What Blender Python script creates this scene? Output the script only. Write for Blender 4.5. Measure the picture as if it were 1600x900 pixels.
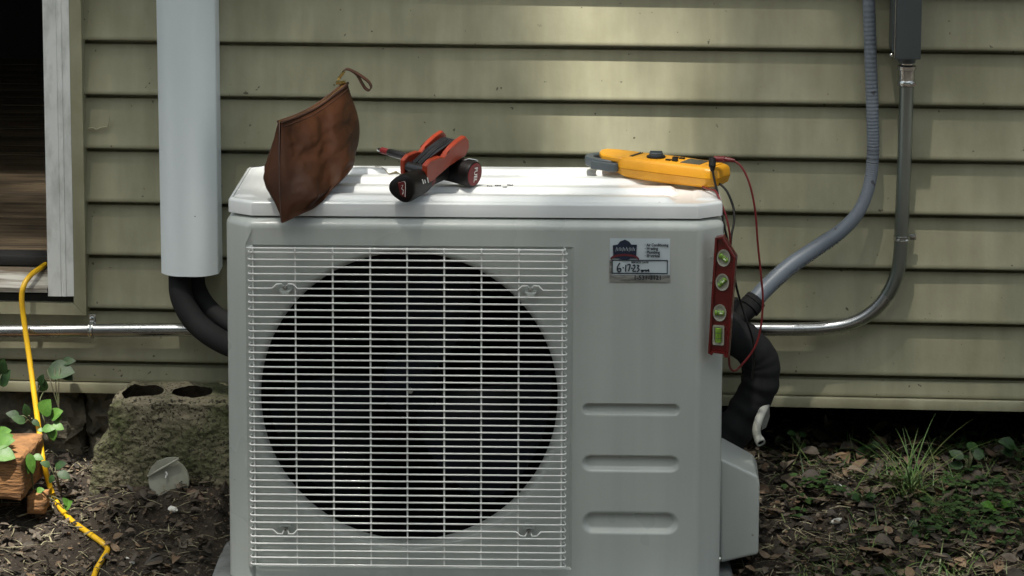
import bpy, bmesh, math, random
import numpy as np
from mathutils import Vector, Matrix, noise
R = math.radians
random.seed(7)
for o in list(bpy.data.objects): bpy.data.objects.remove(o)
scene = bpy.context.scene
col = scene.collection

# ------------------------------------------------------------------ camera
CX, CZ, CD = .30264, 1.63621, 4.2
PITCH, YAW, ROLL, FPX, SY = -.12523, .05705, .00349, 3952.92, -477.7
UY = .03938                                   # the heat pump stands slightly askew to the wall
_f = Vector((-math.sin(YAW)*math.cos(PITCH), math.cos(YAW)*math.cos(PITCH), math.sin(PITCH)))
_r0 = Vector((math.cos(YAW), math.sin(YAW), 0)); _u0 = _r0.cross(_f)
_r = _r0*math.cos(ROLL) + _u0*math.sin(ROLL); _u = -_r0*math.sin(ROLL) + _u0*math.cos(ROLL)
CAM = Vector((CX, -CD, CZ))
cd = bpy.data.cameras.new('camera'); cam = bpy.data.objects.new('camera', cd); col.objects.link(cam)
cam.matrix_world = Matrix(((_r.x, _u.x, -_f.x, CAM.x), (_r.y, _u.y, -_f.y, CAM.y), (_r.z, _u.z, -_f.z, CAM.z), (0, 0, 0, 1)))
cd.sensor_width = 36; cd.lens = FPX/1600*36; cd.shift_y = SY/1600; cd.clip_start = .05; cd.clip_end = 500
scene.camera = cam

# ------------------------------------------------------------------ light
SUND = Vector((.13, .34, -1)).normalized()      # direction the sunlight travels
w = bpy.data.worlds.new('World'); scene.world = w; w.use_nodes = True
nt = w.node_tree; bg = nt.nodes['Background']
sky = nt.nodes.new('ShaderNodeTexSky'); sky.sky_type = 'NISHITA'; sky.sun_disc = False
sky.sun_elevation = math.asin(-SUND.z); sky.sun_rotation = math.atan2(-SUND.x, -SUND.y)
sky.air_density = 1.0; sky.dust_density = 3.0; sky.ozone_density = 0
hs = nt.nodes.new('ShaderNodeHueSaturation'); hs.inputs['Saturation'].default_value = .45; nt.links.new(sky.outputs[0], hs.inputs['Color']); tn = nt.nodes.new('ShaderNodeMix'); tn.data_type = 'RGBA'; tn.blend_type = 'MULTIPLY'; tn.inputs['Factor'].default_value = 1; tn.inputs['B'].default_value = (.955, 1, .945, 1); nt.links.new(hs.outputs[0], tn.inputs['A']); nt.links.new(tn.outputs['Result'], bg.inputs[0]); bg.inputs[1].default_value = .085
sl = bpy.data.lights.new('sun', 'SUN'); sl.energy = 4.0; sl.angle = R(1.1); sl.color = (1, .95, .86)
so = bpy.data.objects.new('sun', sl); col.objects.link(so); so.rotation_euler = SUND.to_track_quat('-Z', 'Y').to_euler()
vs = scene.view_settings; vs.view_transform = 'Standard'; vs.look = 'None'; vs.exposure = 1.30; vs.gamma = 1; vs.use_curve_mapping = False

# ------------------------------------------------------------------ helpers
def ray(px, py):
    return (_f + _r*((px-800)/FPX) + _u*((450+SY-py)/FPX))
def atY(px, py, Y):
    d = ray(px, py); return CAM + d*((Y-CAM.y)/d.y)
def atZ(px, py, Z):
    d = ray(px, py); return CAM + d*((Z-CAM.z)/d.z)
cU, sU = math.cos(UY), math.sin(UY)
def toU(p): return Vector((cU*p.x+sU*p.y, -sU*p.x+cU*p.y, p.z))
def frU(p): return Vector((cU*p[0]-sU*p[1], sU*p[0]+cU*p[1], p[2]))
def atU(px, py, yl=0.):                       # point on the plane y=yl in the heat pump's own axes
    d = toU(ray(px, py)); c = toU(CAM); return c + d*((yl-c.y)/d.y)

def mat(name, c, rough=.5, metal=0, c2=None, vs=6, vfac=(.4, .65), bump=0, bs=60, bd=.002, stretch=(1, 1, 1), coat=0,
        speck=None, spk=.3, spscale=80, island=None, trans=0, spec=.5, det=4, ramp3=None, streak=0):
    m = bpy.data.materials.new(name); m.use_nodes = True
    n = m.node_tree; L = n.links; N = n.nodes; b = N['Principled BSDF']
    b.inputs['Roughness'].default_value = rough; b.inputs['Metallic'].default_value = metal
    b.inputs['Coat Weight'].default_value = coat; b.inputs['Coat Roughness'].default_value = .1
    b.inputs['Specular IOR Level'].default_value = spec
    if trans: b.inputs['Transmission Weight'].default_value = trans
    b.inputs['Base Color'].default_value = (*c, 1)
    tc = N.new('ShaderNodeTexCoord'); mp = N.new('ShaderNodeMapping'); mp.inputs['Scale'].default_value = stretch
    L.new(tc.outputs['Object'], mp.inputs[0]); out = None
    if c2:
        nz = N.new('ShaderNodeTexNoise'); nz.inputs['Scale'].default_value = vs; nz.inputs['Detail'].default_value = det
        nz.inputs['Roughness'].default_value = .6; L.new(mp.outputs[0], nz.inputs[0])
        rp = N.new('ShaderNodeValToRGB'); rp.color_ramp.elements[0].position = vfac[0]; rp.color_ramp.elements[1].position = vfac[1]
        rp.color_ramp.elements[0].color = (*c, 1); rp.color_ramp.elements[1].color = (*c2, 1)
        if ramp3: e = rp.color_ramp.elements.new(.5*(vfac[0]+vfac[1])); e.color = (*ramp3, 1)
        L.new(nz.outputs['Fac'], rp.inputs[0]); out = rp.outputs[0]
        mr = N.new('ShaderNodeMapRange'); mr.inputs['To Min'].default_value = max(0, rough-.08); mr.inputs['To Max'].default_value = min(1, rough+.1)
        L.new(nz.outputs['Fac'], mr.inputs[0]); L.new(mr.outputs[0], b.inputs['Roughness'])
    if speck:
        vz = N.new('ShaderNodeTexNoise'); vz.inputs['Scale'].default_value = spscale; vz.inputs['Detail'].default_value = 2
        L.new(tc.outputs['Object'], vz.inputs[0])
        r2 = N.new('ShaderNodeValToRGB'); r2.color_ramp.elements[0].position = 1-spk; r2.color_ramp.elements[1].position = min(1, 1-spk+.04)
        r2.color_ramp.elements[0].color = (0, 0, 0, 1); r2.color_ramp.elements[1].color = (1, 1, 1, 1); L.new(vz.outputs['Fac'], r2.inputs[0])
        mx = N.new('ShaderNodeMix'); mx.data_type = 'RGBA'; L.new(r2.outputs[0], mx.inputs['Factor'])
        if out: L.new(out, mx.inputs['A'])
        else: mx.inputs['A'].default_value = (*c, 1)
        mx.inputs['B'].default_value = (*speck, 1); out = mx.outputs['Result']
    if island:
        g = N.new('ShaderNodeNewGeometry'); rp = N.new('ShaderNodeValToRGB'); cr = rp.color_ramp
        cr.elements[0].color = (*island[0], 1); cr.elements[1].color = (*island[-1], 1); cr.elements[1].position = 1
        for i, q in enumerate(island[1:-1]): e = cr.elements.new((i+1)/(len(island)-1)); e.color = (*q, 1)
        L.new(g.outputs['Random Per Island'], rp.inputs[0])
        if out:
            mx = N.new('ShaderNodeMix'); mx.data_type = 'RGBA'; mx.blend_type = 'MULTIPLY'; mx.inputs['Factor'].default_value = 1
            L.new(rp.outputs[0], mx.inputs['A']); L.new(out, mx.inputs['B']); out = mx.outputs['Result']
        else: out = rp.outputs[0]
    if streak:
        m2 = N.new('ShaderNodeMapping'); m2.inputs['Scale'].default_value = (34, 34, 1.6); L.new(tc.outputs['Object'], m2.inputs[0])
        z2 = N.new('ShaderNodeTexNoise'); z2.inputs['Scale'].default_value = 1; z2.inputs['Detail'].default_value = 5; L.new(m2.outputs[0], z2.inputs[0])
        z3 = N.new('ShaderNodeTexNoise'); z3.inputs['Scale'].default_value = 2.3; z3.inputs['Detail'].default_value = 3; L.new(tc.outputs['Object'], z3.inputs[0])
        mu = N.new('ShaderNodeMath'); mu.operation = 'MULTIPLY'; L.new(z2.outputs['Fac'], mu.inputs[0]); L.new(z3.outputs['Fac'], mu.inputs[1])
        mr2 = N.new('ShaderNodeMapRange'); mr2.inputs['From Min'].default_value = .12; mr2.inputs['From Max'].default_value = .38; mr2.inputs['To Min'].default_value = 1; mr2.inputs['To Max'].default_value = 1-streak
        L.new(mu.outputs[0], mr2.inputs[0]); mx = N.new('ShaderNodeMix'); mx.data_type = 'RGBA'; mx.blend_type = 'MULTIPLY'; mx.inputs['Factor'].default_value = 1
        if out: L.new(out, mx.inputs['A'])
        else: mx.inputs['A'].default_value = (*c, 1)
        L.new(mr2.outputs[0], mx.inputs['B']); out = mx.outputs['Result']
    if out: L.new(out, b.inputs['Base Color'])
    if bump:
        bz = N.new('ShaderNodeTexNoise'); bz.inputs['Scale'].default_value = bs; bz.inputs['Detail'].default_value = 5
        L.new(mp.outputs[0], bz.inputs[0]); bp = N.new('ShaderNodeBump'); bp.inputs['Strength'].default_value = bump; bp.inputs['Distance'].default_value = bd
        L.new(bz.outputs['Fac'], bp.inputs['Height']); L.new(bp.outputs[0], b.inputs['Normal'])
    return m

class MB:
    """collects shapes of one part, build() links them as one mesh object"""
    def __init__(s): s.v = []; s.f = []; s.mi = []; s.k = 0
    def add(s, v, f, k=None):
        o = len(s.v); s.v += [tuple(p) for p in v]; s.f += [tuple(i+o for i in q) for q in f]; s.mi += [s.k if k is None else k]*len(f)
    def box(s, c, d, rot=None, bev=0):
        x, y, z = [a/2 for a in d]; b = bev
        if b:
            bm = bmesh.new(); bmesh.ops.create_cube(bm, size=1); bmesh.ops.scale(bm, vec=d, verts=bm.verts)
            bmesh.ops.bevel(bm, geom=bm.edges[:], offset=b, segments=2, affect='EDGES', profile=.6)
            bm.verts.ensure_lookup_table(); vv = [v.co.copy() for v in bm.verts]; ff = [[q.index for q in f.verts] for f in bm.faces]; bm.free()
        else:
            vv = [Vector((i*x, j*y, k*z)) for i in (-1, 1) for j in (-1, 1) for k in (-1, 1)]
            ff = [(0, 1, 3, 2), (4, 6, 7, 5), (0, 4, 5, 1), (2, 3, 7, 6), (0, 2, 6, 4), (1, 5, 7, 3)]
        if rot is not None: vv = [rot @ v for v in vv]
        s.add([v+Vector(c) for v in vv], ff)
    def tube(s, pts, r, n=12, cap=True):
        pts = [Vector(p) for p in pts]; m = len(pts); rr = r if hasattr(r, '__len__') else [r]*m
        t = [(pts[min(i+1, m-1)]-pts[max(i-1, 0)]).normalized() for i in range(m)]
        a = Vector((0, 0, 1)) if abs(t[0].z) < .9 else Vector((1, 0, 0)); nrm = (a - t[0]*a.dot(t[0])).normalized(); vv = []
        for i in range(m):
            nrm = (nrm - t[i]*nrm.dot(t[i])).normalized(); b = t[i].cross(nrm)
            vv += [pts[i] + (nrm*math.cos(2*math.pi*j/n) + b*math.sin(2*math.pi*j/n))*rr[i] for j in range(n)]
        ff = [(i*n+j, i*n+(j+1) % n, (i+1)*n+(j+1) % n, (i+1)*n+j) for i in range(m-1) for j in range(n)]
        if cap: ff += [tuple(range(n-1, -1, -1)), tuple((m-1)*n+j for j in range(n))]
        s.add(vv, ff)
    def lathe(s, prof, M=Matrix(), n=32, sx=1, shape=None):   # profile of (r, h) along local z
        vv = []; m = len(prof)
        for r, h in prof:
            for j in range(n):
                a = 2*math.pi*j/n; q = shape(a) if shape else 1
                vv.append(M @ Vector((r*q*math.cos(a)*sx, r*q*math.sin(a), h)))
        ff = [(i*n+j, i*n+(j+1) % n, (i+1)*n+(j+1) % n, (i+1)*n+j) for i in range(m-1) for j in range(n)]
        ff += [tuple(range(n-1, -1, -1)), tuple((m-1)*n+j for j in range(n))]
        s.add(vv, ff)
    def prism(s, poly, z0, z1, M=Matrix(), bev=0):       # polygon in xy extruded in z
        n = len(poly)
        lv = [(z0, 0), (z1, 0)] if not bev else [(z0, bev), (z0+bev, 0), (z1-bev, 0), (z1, bev)]
        cx = sum(p[0] for p in poly)/n; cy = sum(p[1] for p in poly)/n; vv = []
        for z, b in lv:
            for i, p in enumerate(poly):
                if b:
                    a = Vector(poly[i-1]); q = Vector(p); c = Vector(poly[(i+1) % n])
                    e1 = (q-a).normalized(); e2 = (c-q).normalized(); n1 = Vector((-e1.y, e1.x)); n2 = Vector((-e2.y, e2.x))
                    h = (n1+n2); h = h.normalized()*min(b*1.6, b/max(.4, h.length/2)); area = sum(poly[k-1][0]*poly[k][1]-poly[k][0]*poly[k-1][1] for k in range(n))
                    q = q + (h if area > 0 else -h); vv.append(M @ Vector((q.x, q.y, z)))
                else: vv.append(M @ Vector((p[0], p[1], z)))
        L = len(lv)
        ff = [(i*n+j, i*n+(j+1) % n, (i+1)*n+(j+1) % n, (i+1)*n+j) for i in range(L-1) for j in range(n)]
        ff += [tuple(range(n-1, -1, -1)), tuple((L-1)*n+j for j in range(n))]
        s.add(vv, ff)
    def grid(s, fn, us, vs_):
        n = len(vs_); s.add([fn(u, v) for u in us for v in vs_], [(i*n+j, i*n+j+1, (i+1)*n+j+1, (i+1)*n+j) for i in range(len(us)-1) for j in range(n-1)])
    def build(s, name, m=None, parent=None, smooth=40, fix=False, **kw):
        me = bpy.data.meshes.new(name); me.from_pydata(s.v, [], s.f)
        for q in (m if isinstance(m, (list, tuple)) else [m]): me.materials.append(q)
        if isinstance(m, (list, tuple)): me.polygons.foreach_set('material_index', s.mi)
        if fix:
            bm = bmesh.new(); bm.from_mesh(me); bmesh.ops.recalc_face_normals(bm, faces=bm.faces[:]); bm.to_mesh(me); bm.free()
        if smooth:
            me.polygons.foreach_set('use_smooth', [True]*len(me.polygons)); me.set_sharp_from_angle(angle=R(smooth))
        o = bpy.data.objects.new(name, me); col.objects.link(o)
        if parent is not None: o.parent = parent
        tag(o, **kw); return o
def tag(o, label=None, cat=None, group=None, kind=None):
    if label: o['label'] = label
    if cat: o['category'] = cat
    if group: o['group'] = group
    if kind: o['kind'] = kind
    return o
def thing(name, loc=(0, 0, 0), rz=0, **kw):
    o = bpy.data.objects.new(name, None); col.objects.link(o); o.location = loc; o.rotation_euler = (0, 0, rz); o.empty_display_size = .05
    return tag(o, **kw)
def copy_tree(o, parent=None):
    c = o.copy(); col.objects.link(c)
    if parent is not None: c.parent = parent
    for ch in list(o.children): copy_tree(ch, c)
    return c
def spline(pts, k=10):
    P = [Vector(p) for p in pts]; P = [P[0]*2-P[1]] + P + [P[-1]*2-P[-2]]; o = []
    for i in range(1, len(P)-2):
        a, b, c, d = P[i-1:i+3]
        for j in range(k):
            t = j/k; o.append(.5*((2*b)+(c-a)*t+(2*a-5*b+4*c-d)*t*t+(3*b-a-3*c+d)*t**3))
    return o+[P[-2]]
def lin(a, b, n): return [a+(b-a)*i/(n-1) for i in range(n)]
def nz(x, y, z=0, s=1.): return noise.noise(Vector((x*s, y*s, z*s)))
def fbm(x, y, z, s, o=4): return noise.fractal(Vector((x*s, y*s, z*s)), 1., 2., o)
def arcpoly(poly, r, k=5):
    """round the corners of a closed polygon; r number or list"""
    out = []; n = len(poly)
    for i, p in enumerate(poly):
        ri = r[i] if hasattr(r, '__len__') else r
        p = Vector(p); a = Vector(poly[i-1]); c = Vector(poly[(i+1) % n])
        if ri <= 0: out.append(p); continue
        d1 = (a-p).normalized(); d2 = (c-p).normalized(); ang = d1.angle(d2); t = ri/math.tan(ang/2)
        p1 = p+d1*t; p2 = p+d2*t
        for j in range(k+1):
            q = j/k; out.append((p1*(1-q)**2+p*2*q*(1-q)+p2*q*q))
    return out

# ------------------------------------------------------------------ materials
M = {}
M['siding'] = mat('vinyl_siding', (.29, .279, .182), .48, c2=(.405, .390, .27), vs=5, stretch=(1.6, 1, 1.2), bump=.30, bs=110, bd=.0008,
                  speck=(.11, .10, .065), spk=.275, spscale=75, vfac=(.25, .75), streak=.24)
M['trim'] = mat('tan_trim', (.31, .295, .19), .45, streak=.25, c2=(.39, .375, .26), vs=8, bump=.15, bs=60, bd=.001, speck=(.1, .08, .05), spk=.26, spscale=40)
M['enamel'] = mat('unit_enamel', (.475, .50, .475), .28, c2=(.515, .54, .515), vs=2.2, bump=.04, bs=14, bd=.002, coat=.25, speck=(.3, .29, .26), spk=.23, spscale=55, streak=.10)
M['lid'] = mat('lid_enamel', (.74, .76, .76), .24, c2=(.70, .71, .715), vs=7, vfac=(.5, .8), bump=.05, bs=14, bd=.002, coat=.3, speck=(.45, .44, .42), spk=.2, spscale=60)
M['wire'] = mat('white_wire', (.86, .86, .83), .25, c2=(.80, .80, .77), vs=14, coat=.5)
M['black'] = mat('fan_black', (.005, .006, .007), .30, c2=(.008, .011, .018), vs=4, spec=.07)
M['inside'] = mat('dark_inside', (.004, .004, .004), .9, c2=(.005, .005, .005), vs=4, spec=.0)
M['duct'] = mat('line_cover', (.64, .70, .73), .38, c2=(.70, .76, .785), vs=1.5, stretch=(1, 1, .4), speck=(.2, .2, .2), spk=.22, spscale=45, bump=.05, bs=30)
M['foam'] = mat('black_foam', (.008, .008, .009), .8, c2=(.015, .015, .016), spec=.25, vs=12, bump=.3, bs=60, bd=.001)
M['steel'] = mat('galvanised', (.50, .51, .52), .26, 1, c2=(.34, .35, .36), vs=9, stretch=(1, 1, 1), bump=.08, bs=40)
M['steel_dull'] = mat('galvanised_dull', (.27, .30, .29), .36, 1, c2=(.40, .44, .42), vs=10, stretch=(1, 1, .25), bump=.1, bs=50)
M['chrome'] = mat('plated', (.66, .67, .66), .2, 1, c2=(.42, .43, .42), vs=30)
M['flex'] = mat('grey_flex', (.135, .16, .195), .42, c2=(.175, .20, .235), vs=5, bump=.08, bs=30, speck=(.07, .07, .08), spk=.3, spscale=40)
M['box'] = mat('grey_box', (.055, .068, .072), .42, c2=(.075, .088, .09), vs=4)
M['print'] = mat('dark_print', (.03, .03, .035), .5, c2=(.07, .07, .08), vs=60)
M['leather'] = mat('brown_leather', (.022, .0068, .0022), .55, c2=(.074, .026, .009), vs=9, vfac=(.3, .75), bump=.35, bs=140, bd=.0012, spec=.2)
M['leather_dark'] = mat('dark_leather', (.04, .015, .009), .5, c2=(.07, .028, .015), vs=20, bump=.3, bs=90, bd=.001)
M['brass'] = mat('brass', (.75, .56, .22), .22, 1, c2=(.6, .42, .15), vs=20)
M['yellow'] = mat('meter_yellow', (.72, .335, .008), .38, c2=(.60, .26, .006), vs=9, bump=.05, bs=60, speck=(.18, .08, .02), spk=.24, spscale=60)
M['grey_jaw'] = mat('jaw_grey', (.040, .052, .060), .45, c2=(.058, .072, .08), vs=12)
M['rubber'] = mat('black_rubber', (.008, .008, .008), .5, spec=.25, c2=(.012, .012, .012), vs=30)
M['redlead'] = mat('red_lead', (.12, .008, .010), .4, c2=(.17, .012, .014), vs=20)
M['levelred'] = mat('level_red', (.125, .006, .006), .28, c2=(.09, .006, .006), vs=20, coat=.4)
M['vialframe'] = mat('vial_frame', (.33, .33, .27), .3, c2=(.42, .42, .35), vs=30)
M['vial'] = mat('vial_green', (.20, .36, .04), .12, c2=(.15, .28, .03), vs=60, coat=.8)
M['bubble'] = mat('bubble', (.75, .85, .5), .08, c2=(.8, .9, .6), vs=40)
M['orange'] = mat('orange_handle', (.28, .030, .008), .42, c2=(.21, .024, .007), vs=18, speck=(.12, .03, .02), spk=.27, spscale=90)
M['keys'] = mat('black_steel', (.025, .025, .027), .3, .6, c2=(.05, .05, .055), vs=30)
M['toolblack'] = mat('tool_black', (.006, .005, .005), .42, c2=(.010, .008, .008), spec=.2, vs=20)
M['toolred'] = mat('tool_red', (.14, .010, .012), .45, spec=.3, c2=(.11, .009, .010), vs=20)
M['white'] = mat('white_mark', (.75, .75, .74), .5, c2=(.62, .62, .6), vs=50)
M['paper'] = mat('sticker_paper', (.62, .69, .73), .4, c2=(.56, .63, .67), vs=30)
M['foil'] = mat('foil', (.42, .43, .42), .3, .5, c2=(.14, .14, .135), vs=26, stretch=(1, 1, 5), bump=.6, bs=60, bd=.002)
M['navy'] = mat('navy_ink', (.012, .02, .045), .45, c2=(.018, .028, .06), vs=40)
M['maroon'] = mat('maroon_ink', (.12, .02, .03), .45, c2=(.16, .03, .03), vs=40)
M['ink'] = mat('black_ink', (.012, .02, .03), .5, c2=(.02, .03, .04), vs=50)
M['screen'] = mat('screen', (.045, .04, .032), .18, c2=(.06, .055, .04), vs=20)
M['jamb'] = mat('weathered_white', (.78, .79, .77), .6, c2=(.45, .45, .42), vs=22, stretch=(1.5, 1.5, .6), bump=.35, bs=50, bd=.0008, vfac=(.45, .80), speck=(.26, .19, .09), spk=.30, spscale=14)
M['sillwood'] = mat('weathered_sill', (.42, .41, .37), .75, c2=(.10, .075, .05), vs=10, stretch=(.5, 6, 6), bump=.6, bs=40, bd=.002, vfac=(.4, .6))
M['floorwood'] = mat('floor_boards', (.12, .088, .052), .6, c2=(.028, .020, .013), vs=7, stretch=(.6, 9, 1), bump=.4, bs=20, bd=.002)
M['dark'] = mat('black_trim', (.01, .01, .01), .6, c2=(.016, .016, .016), vs=10)
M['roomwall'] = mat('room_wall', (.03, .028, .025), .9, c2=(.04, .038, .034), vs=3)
M['block'] = mat('mossy_block', (.20, .175, .12), .92, c2=(.060, .070, .024), vs=9, vfac=(.36, .62), bump=1, bs=130, bd=.005, speck=(.035, .030, .018), spk=.44, spscale=190)
M['core'] = mat('shaded_core', (.012, .009, .006), .95, c2=(.02, .016, .010), vs=30, bump=.8, bs=90, bd=.004, spec=.1)  # near-black lining, the shade of the open cores put into its colour
M['brick'] = mat('orange_brick', (.34, .165, .06), .9, c2=(.10, .050, .022), vs=26, stretch=(.7, 1, 3.5), bump=1, bs=60, bd=.004, vfac=(.35, .68))
M['mortar'] = mat('old_mortar', (.14, .12, .085), .95, c2=(.05, .045, .03), vs=14, bump=1, bs=50, bd=.008)
M['soil'] = mat('dark_soil', (.016, .011, .007), .95, c2=(.042, .031, .020), vs=24, bump=1, bs=90, bd=.008, vfac=(.35, .7), speck=(.11, .085, .06), spk=.36, spscale=130)
M['litter'] = mat('dead_leaves', (1, 1, 1), .68, c2=(.6, .55, .5), vs=60, island=[(.020, .016, .012), (.045, .034, .024), (.15, .120, .088), (.032, .026, .020), (.22, .145, .085), (.085, .072, .056)], bump=.5, bs=120, bd=.001)
M['grass'] = mat('grass_blades', (1, 1, 1), .5, c2=(.75, .8, .6), vs=30, island=[(.045, .10, .02), (.075, .15, .035), (.14, .17, .06), (.03, .06, .018)])
M['straw'] = mat('pale_straw', (.30, .27, .17), .6, c2=(.10, .085, .05), vs=30)
M['leafgreen'] = mat('weed_leaf', (.045, .12, .016), .45, spec=.3, c2=(.085, .19, .03), vs=40, bump=.4, bs=150, bd=.001)
M['leafdark'] = mat('weed_leaf_dark', (.012, .034, .009), .5, spec=.3, c2=(.030, .070, .018), vs=40, bump=.4, bs=150, bd=.001)
M['clover'] = mat('clover_leaf', (1, 1, 1), .5, spec=.3, c2=(.7, .75, .6), vs=40, island=[(.014, .036, .010), (.035, .075, .02), (.055, .095, .03), (.022, .05, .014)])
M['stem'] = mat('weed_stem', (.10, .12, .05), .6, c2=(.06, .05, .03), vs=30)
M['cord'] = mat('yellow_cord', (.70, .42, .010), .4, c2=(.58, .33, .012), vs=30, speck=(.25, .15, .03), spk=.3, spscale=60)
M['chip'] = mat('white_chip', (.74, .74, .70), .6, c2=(.5, .48, .42), vs=60, bump=.4, bs=80)
M['disc'] = mat('grey_plastic', (.33, .33, .28), .5, c2=(.24, .24, .19), vs=14, speck=(.08, .07, .04), spk=.33, spscale=50)
M['pvc'] = mat('white_pvc', (.36, .37, .34), .45, c2=(.22, .22, .19), vs=20)
M['pad'] = mat('pad_grey', (.22, .23, .225), .85, c2=(.13, .135, .13), vs=20, bump=.6, bs=90, bd=.002)
M['bark'] = mat('bark', (.09, .065, .045), .9, c2=(.05, .035, .025), vs=8, bump=1, bs=20, bd=.02)
M['crown'] = mat('tree_leaves', (1, 1, 1), .55, c2=(.8, .85, .7), vs=3, island=[(.035, .07, .02), (.05, .10, .025), (.07, .12, .03)])

# ------------------------------------------------------------------ ground
def sm_(t): t = min(1, max(0, t)); return t*t*(3-2*t)
def gz(x, y):
    t = min(max((y+.10)/.60, 0), 1); h = .005+.125*t*t*(3-2*t) - (0 if x > -.5 else .025*t)
    if y > .6: h = min(h, .13)
    if -6 < x < 6 and y > -3: h += .016*fbm(x, y, 0, 7, 5) + .010*fbm(x+9, y, 3, 28, 3)
    if x < -.45 and y > .1: h += .012*fbm(x, y, 7, 12, 3)
    k_ = sm_((.50-abs(x))/.07)*sm_((.44-y)/.08)*sm_((y+.3)/.1); h = h*(1-k_)+min(h, .015)*k_
    h += .05*math.exp(-((x+.60)**2/.012+(y-.335)**2/.006))*.5
    return h
def axis(lo, hi, st, far, g=1.35):
    a = [lo+(hi-lo)*i/int((hi-lo)/st) for i in range(int((hi-lo)/st)+1)]; d = st; q = lo
    while q > -far: d *= g; q -= d; a.insert(0, q)
    d = st; q = hi
    while q < far: d *= g; q += d; a.append(q)
    return a
mb = MB(); mb.grid(lambda x, y: (x, y, gz(x, y)), axis(-1.25, 1.75, .011, 120), axis(-.2, .75, .011, 120))
mb.build('ground', M['soil'], kind='structure', smooth=60)

# ------------------------------------------------------------------ house: siding wall, starter strip, foundation, room
W0, WS, YS = .92924, .1036, .47
trx = atY(137, 470, YS).x                     # outer edge of door trim
house = thing('house', (0, 0, 0), label='house wall of beige lap siding with an open doorway on its left', cat='house')
mb = MB()
zdoor = atY(60, 489, YS).z
def course(zb, zt, x0, x1, seed):
    xs = lin(x0, x1, max(3, int((x1-x0)/.06)))
    prof = [(.028, zt+.004), (.028, zt-.0118), (.0150, zt-.0135), (.0140, zt-.019), (.006, zb+.030), (.0015, zb+.008), (0.0002, zb+.0025), (.0015, zb), (.0215, zb+.004)]
    n = len(prof); vv = []
    for x in xs:
        wv = .0012*nz(x*1.3, seed*7.7) + .0006*nz(x*4, seed*3.1)
        dz = .0008*nz(x*.8, seed*5.5, 4)
        for d, z in prof: vv.append((x, YS+d+wv*(1 if d < .0124 else 0), z+dz))
    mb.add(vv, [(i*n+j, (i+1)*n+j, (i+1)*n+j+1, i*n+j+1) for i in range(len(xs)-1) for j in range(n-1)])
zstrip = .262
for i in range(-18, 8):
    zb = W0-i*WS; zt = zb+WS+.004
    if zb < zstrip+.01: zb = zstrip+.004
    if zt < zdoor or i >= 6: course(zb, zt, -3.6, 4.6, i)
    elif zb < zdoor:
        course(zb, zt, trx-.004, 4.6, i); course(zb, min(zt, zdoor), -3.6, trx-.004, i+.3)
    else:
        course(zb, zt, trx-.006, 4.6, i); course(zb, zt, -3.6, -1.95, i+40)
mb.build('siding', M['siding'], house, smooth=50, fix=False)
mb = MB(); 
for a, b, c, d in ((trx, 4.6, zstrip, 3.0), (-3.6, trx, zstrip, zdoor-.01), (-3.6, -1.95, zdoor, 3.0)):
    mb.box(((a+b)/2, .548, (c+d)/2), (b-a, .098, d-c))
mb.build('wall_core', M['dark'], house, smooth=0)
# starter strip
mb = MB(); xs = lin(-3.6, 4.6, 120); pr = [(.0150, zstrip+.006), (.002, zstrip+.002), (-.006, zstrip+.003), (-.008, zstrip), (-.006, zstrip-.017), (.004, zstrip-.019), (.02, zstrip-.016)]
mb.add([(x, YS+d+.0012*nz(x*2, 3), z+.001*nz(x*1.5, 8)) for x in xs for d, z in pr], [(i*7+j, (i+1)*7+j, (i+1)*7+j+1, i*7+j+1) for i in range(119) for j in range(6)])
mb.build('starter_strip', M['trim'], house, smooth=50)
# foundation
mb = MB(); xf = -.60
def rough(c, d, s=1., amp=.006):
    k = [max(2, int(a/.02)+1) for a in d]; bm = bmesh.new(); bmesh.ops.create_cube(bm, size=1); bmesh.ops.scale(bm, vec=d, verts=bm.verts)
    bmesh.ops.subdivide_edges(bm, edges=bm.edges[:], cuts=max(2, min(28, int(max(d)/.018))), use_grid_fill=True)
    for v in bm.verts:
        p = v.co*1.0; q = 1-.0
        e = [abs(p[i])/(d[i]/2) for i in range(3)]; ed = sorted(e)[1]
        v.co -= p.normalized()*(max(0, ed-.88)*.04) ; v.co += Vector((fbm(p.x+c[0], p.y, p.z+c[2], 22*s), fbm(p.x+5, p.y+c[1], p.z, 22*s), fbm(p.x, p.y, p.z+9, 22*s)))*amp
    vv = [v.co+Vector(c) for v in bm.verts]; bm.verts.index_update(); ff = [[q.index for q in f.verts] for f in bm.faces]; bm.free(); return vv, ff
x = -2.2
while x < xf:
    wd = .24+.12*random.random(); mb.add(*rough((x+wd/2, .575, .12), (wd-.012, .16, .235), 1.6, .020)); x += wd
mb.build('foundation', M['mortar'], house, smooth=60)
mb = MB(); mb.box((1.9, 1.35, .05), (5.4, .1, .42)); mb.box((-.62, 1.0, .05), (.06, .8, .42)); mb.box((0.5, 1.0, .262), (8, .9, .03)); mb.build('crawlspace_wall', M['inside'], house, smooth=0)
# room behind the door
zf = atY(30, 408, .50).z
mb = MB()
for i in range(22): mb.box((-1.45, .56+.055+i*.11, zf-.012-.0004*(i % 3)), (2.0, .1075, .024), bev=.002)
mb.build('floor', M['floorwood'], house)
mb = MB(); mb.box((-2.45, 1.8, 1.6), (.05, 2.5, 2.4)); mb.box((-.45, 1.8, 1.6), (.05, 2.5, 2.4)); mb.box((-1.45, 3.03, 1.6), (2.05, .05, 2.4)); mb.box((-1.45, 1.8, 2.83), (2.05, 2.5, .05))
mb.build('room', M['roomwall'], house, smooth=0)
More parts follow.
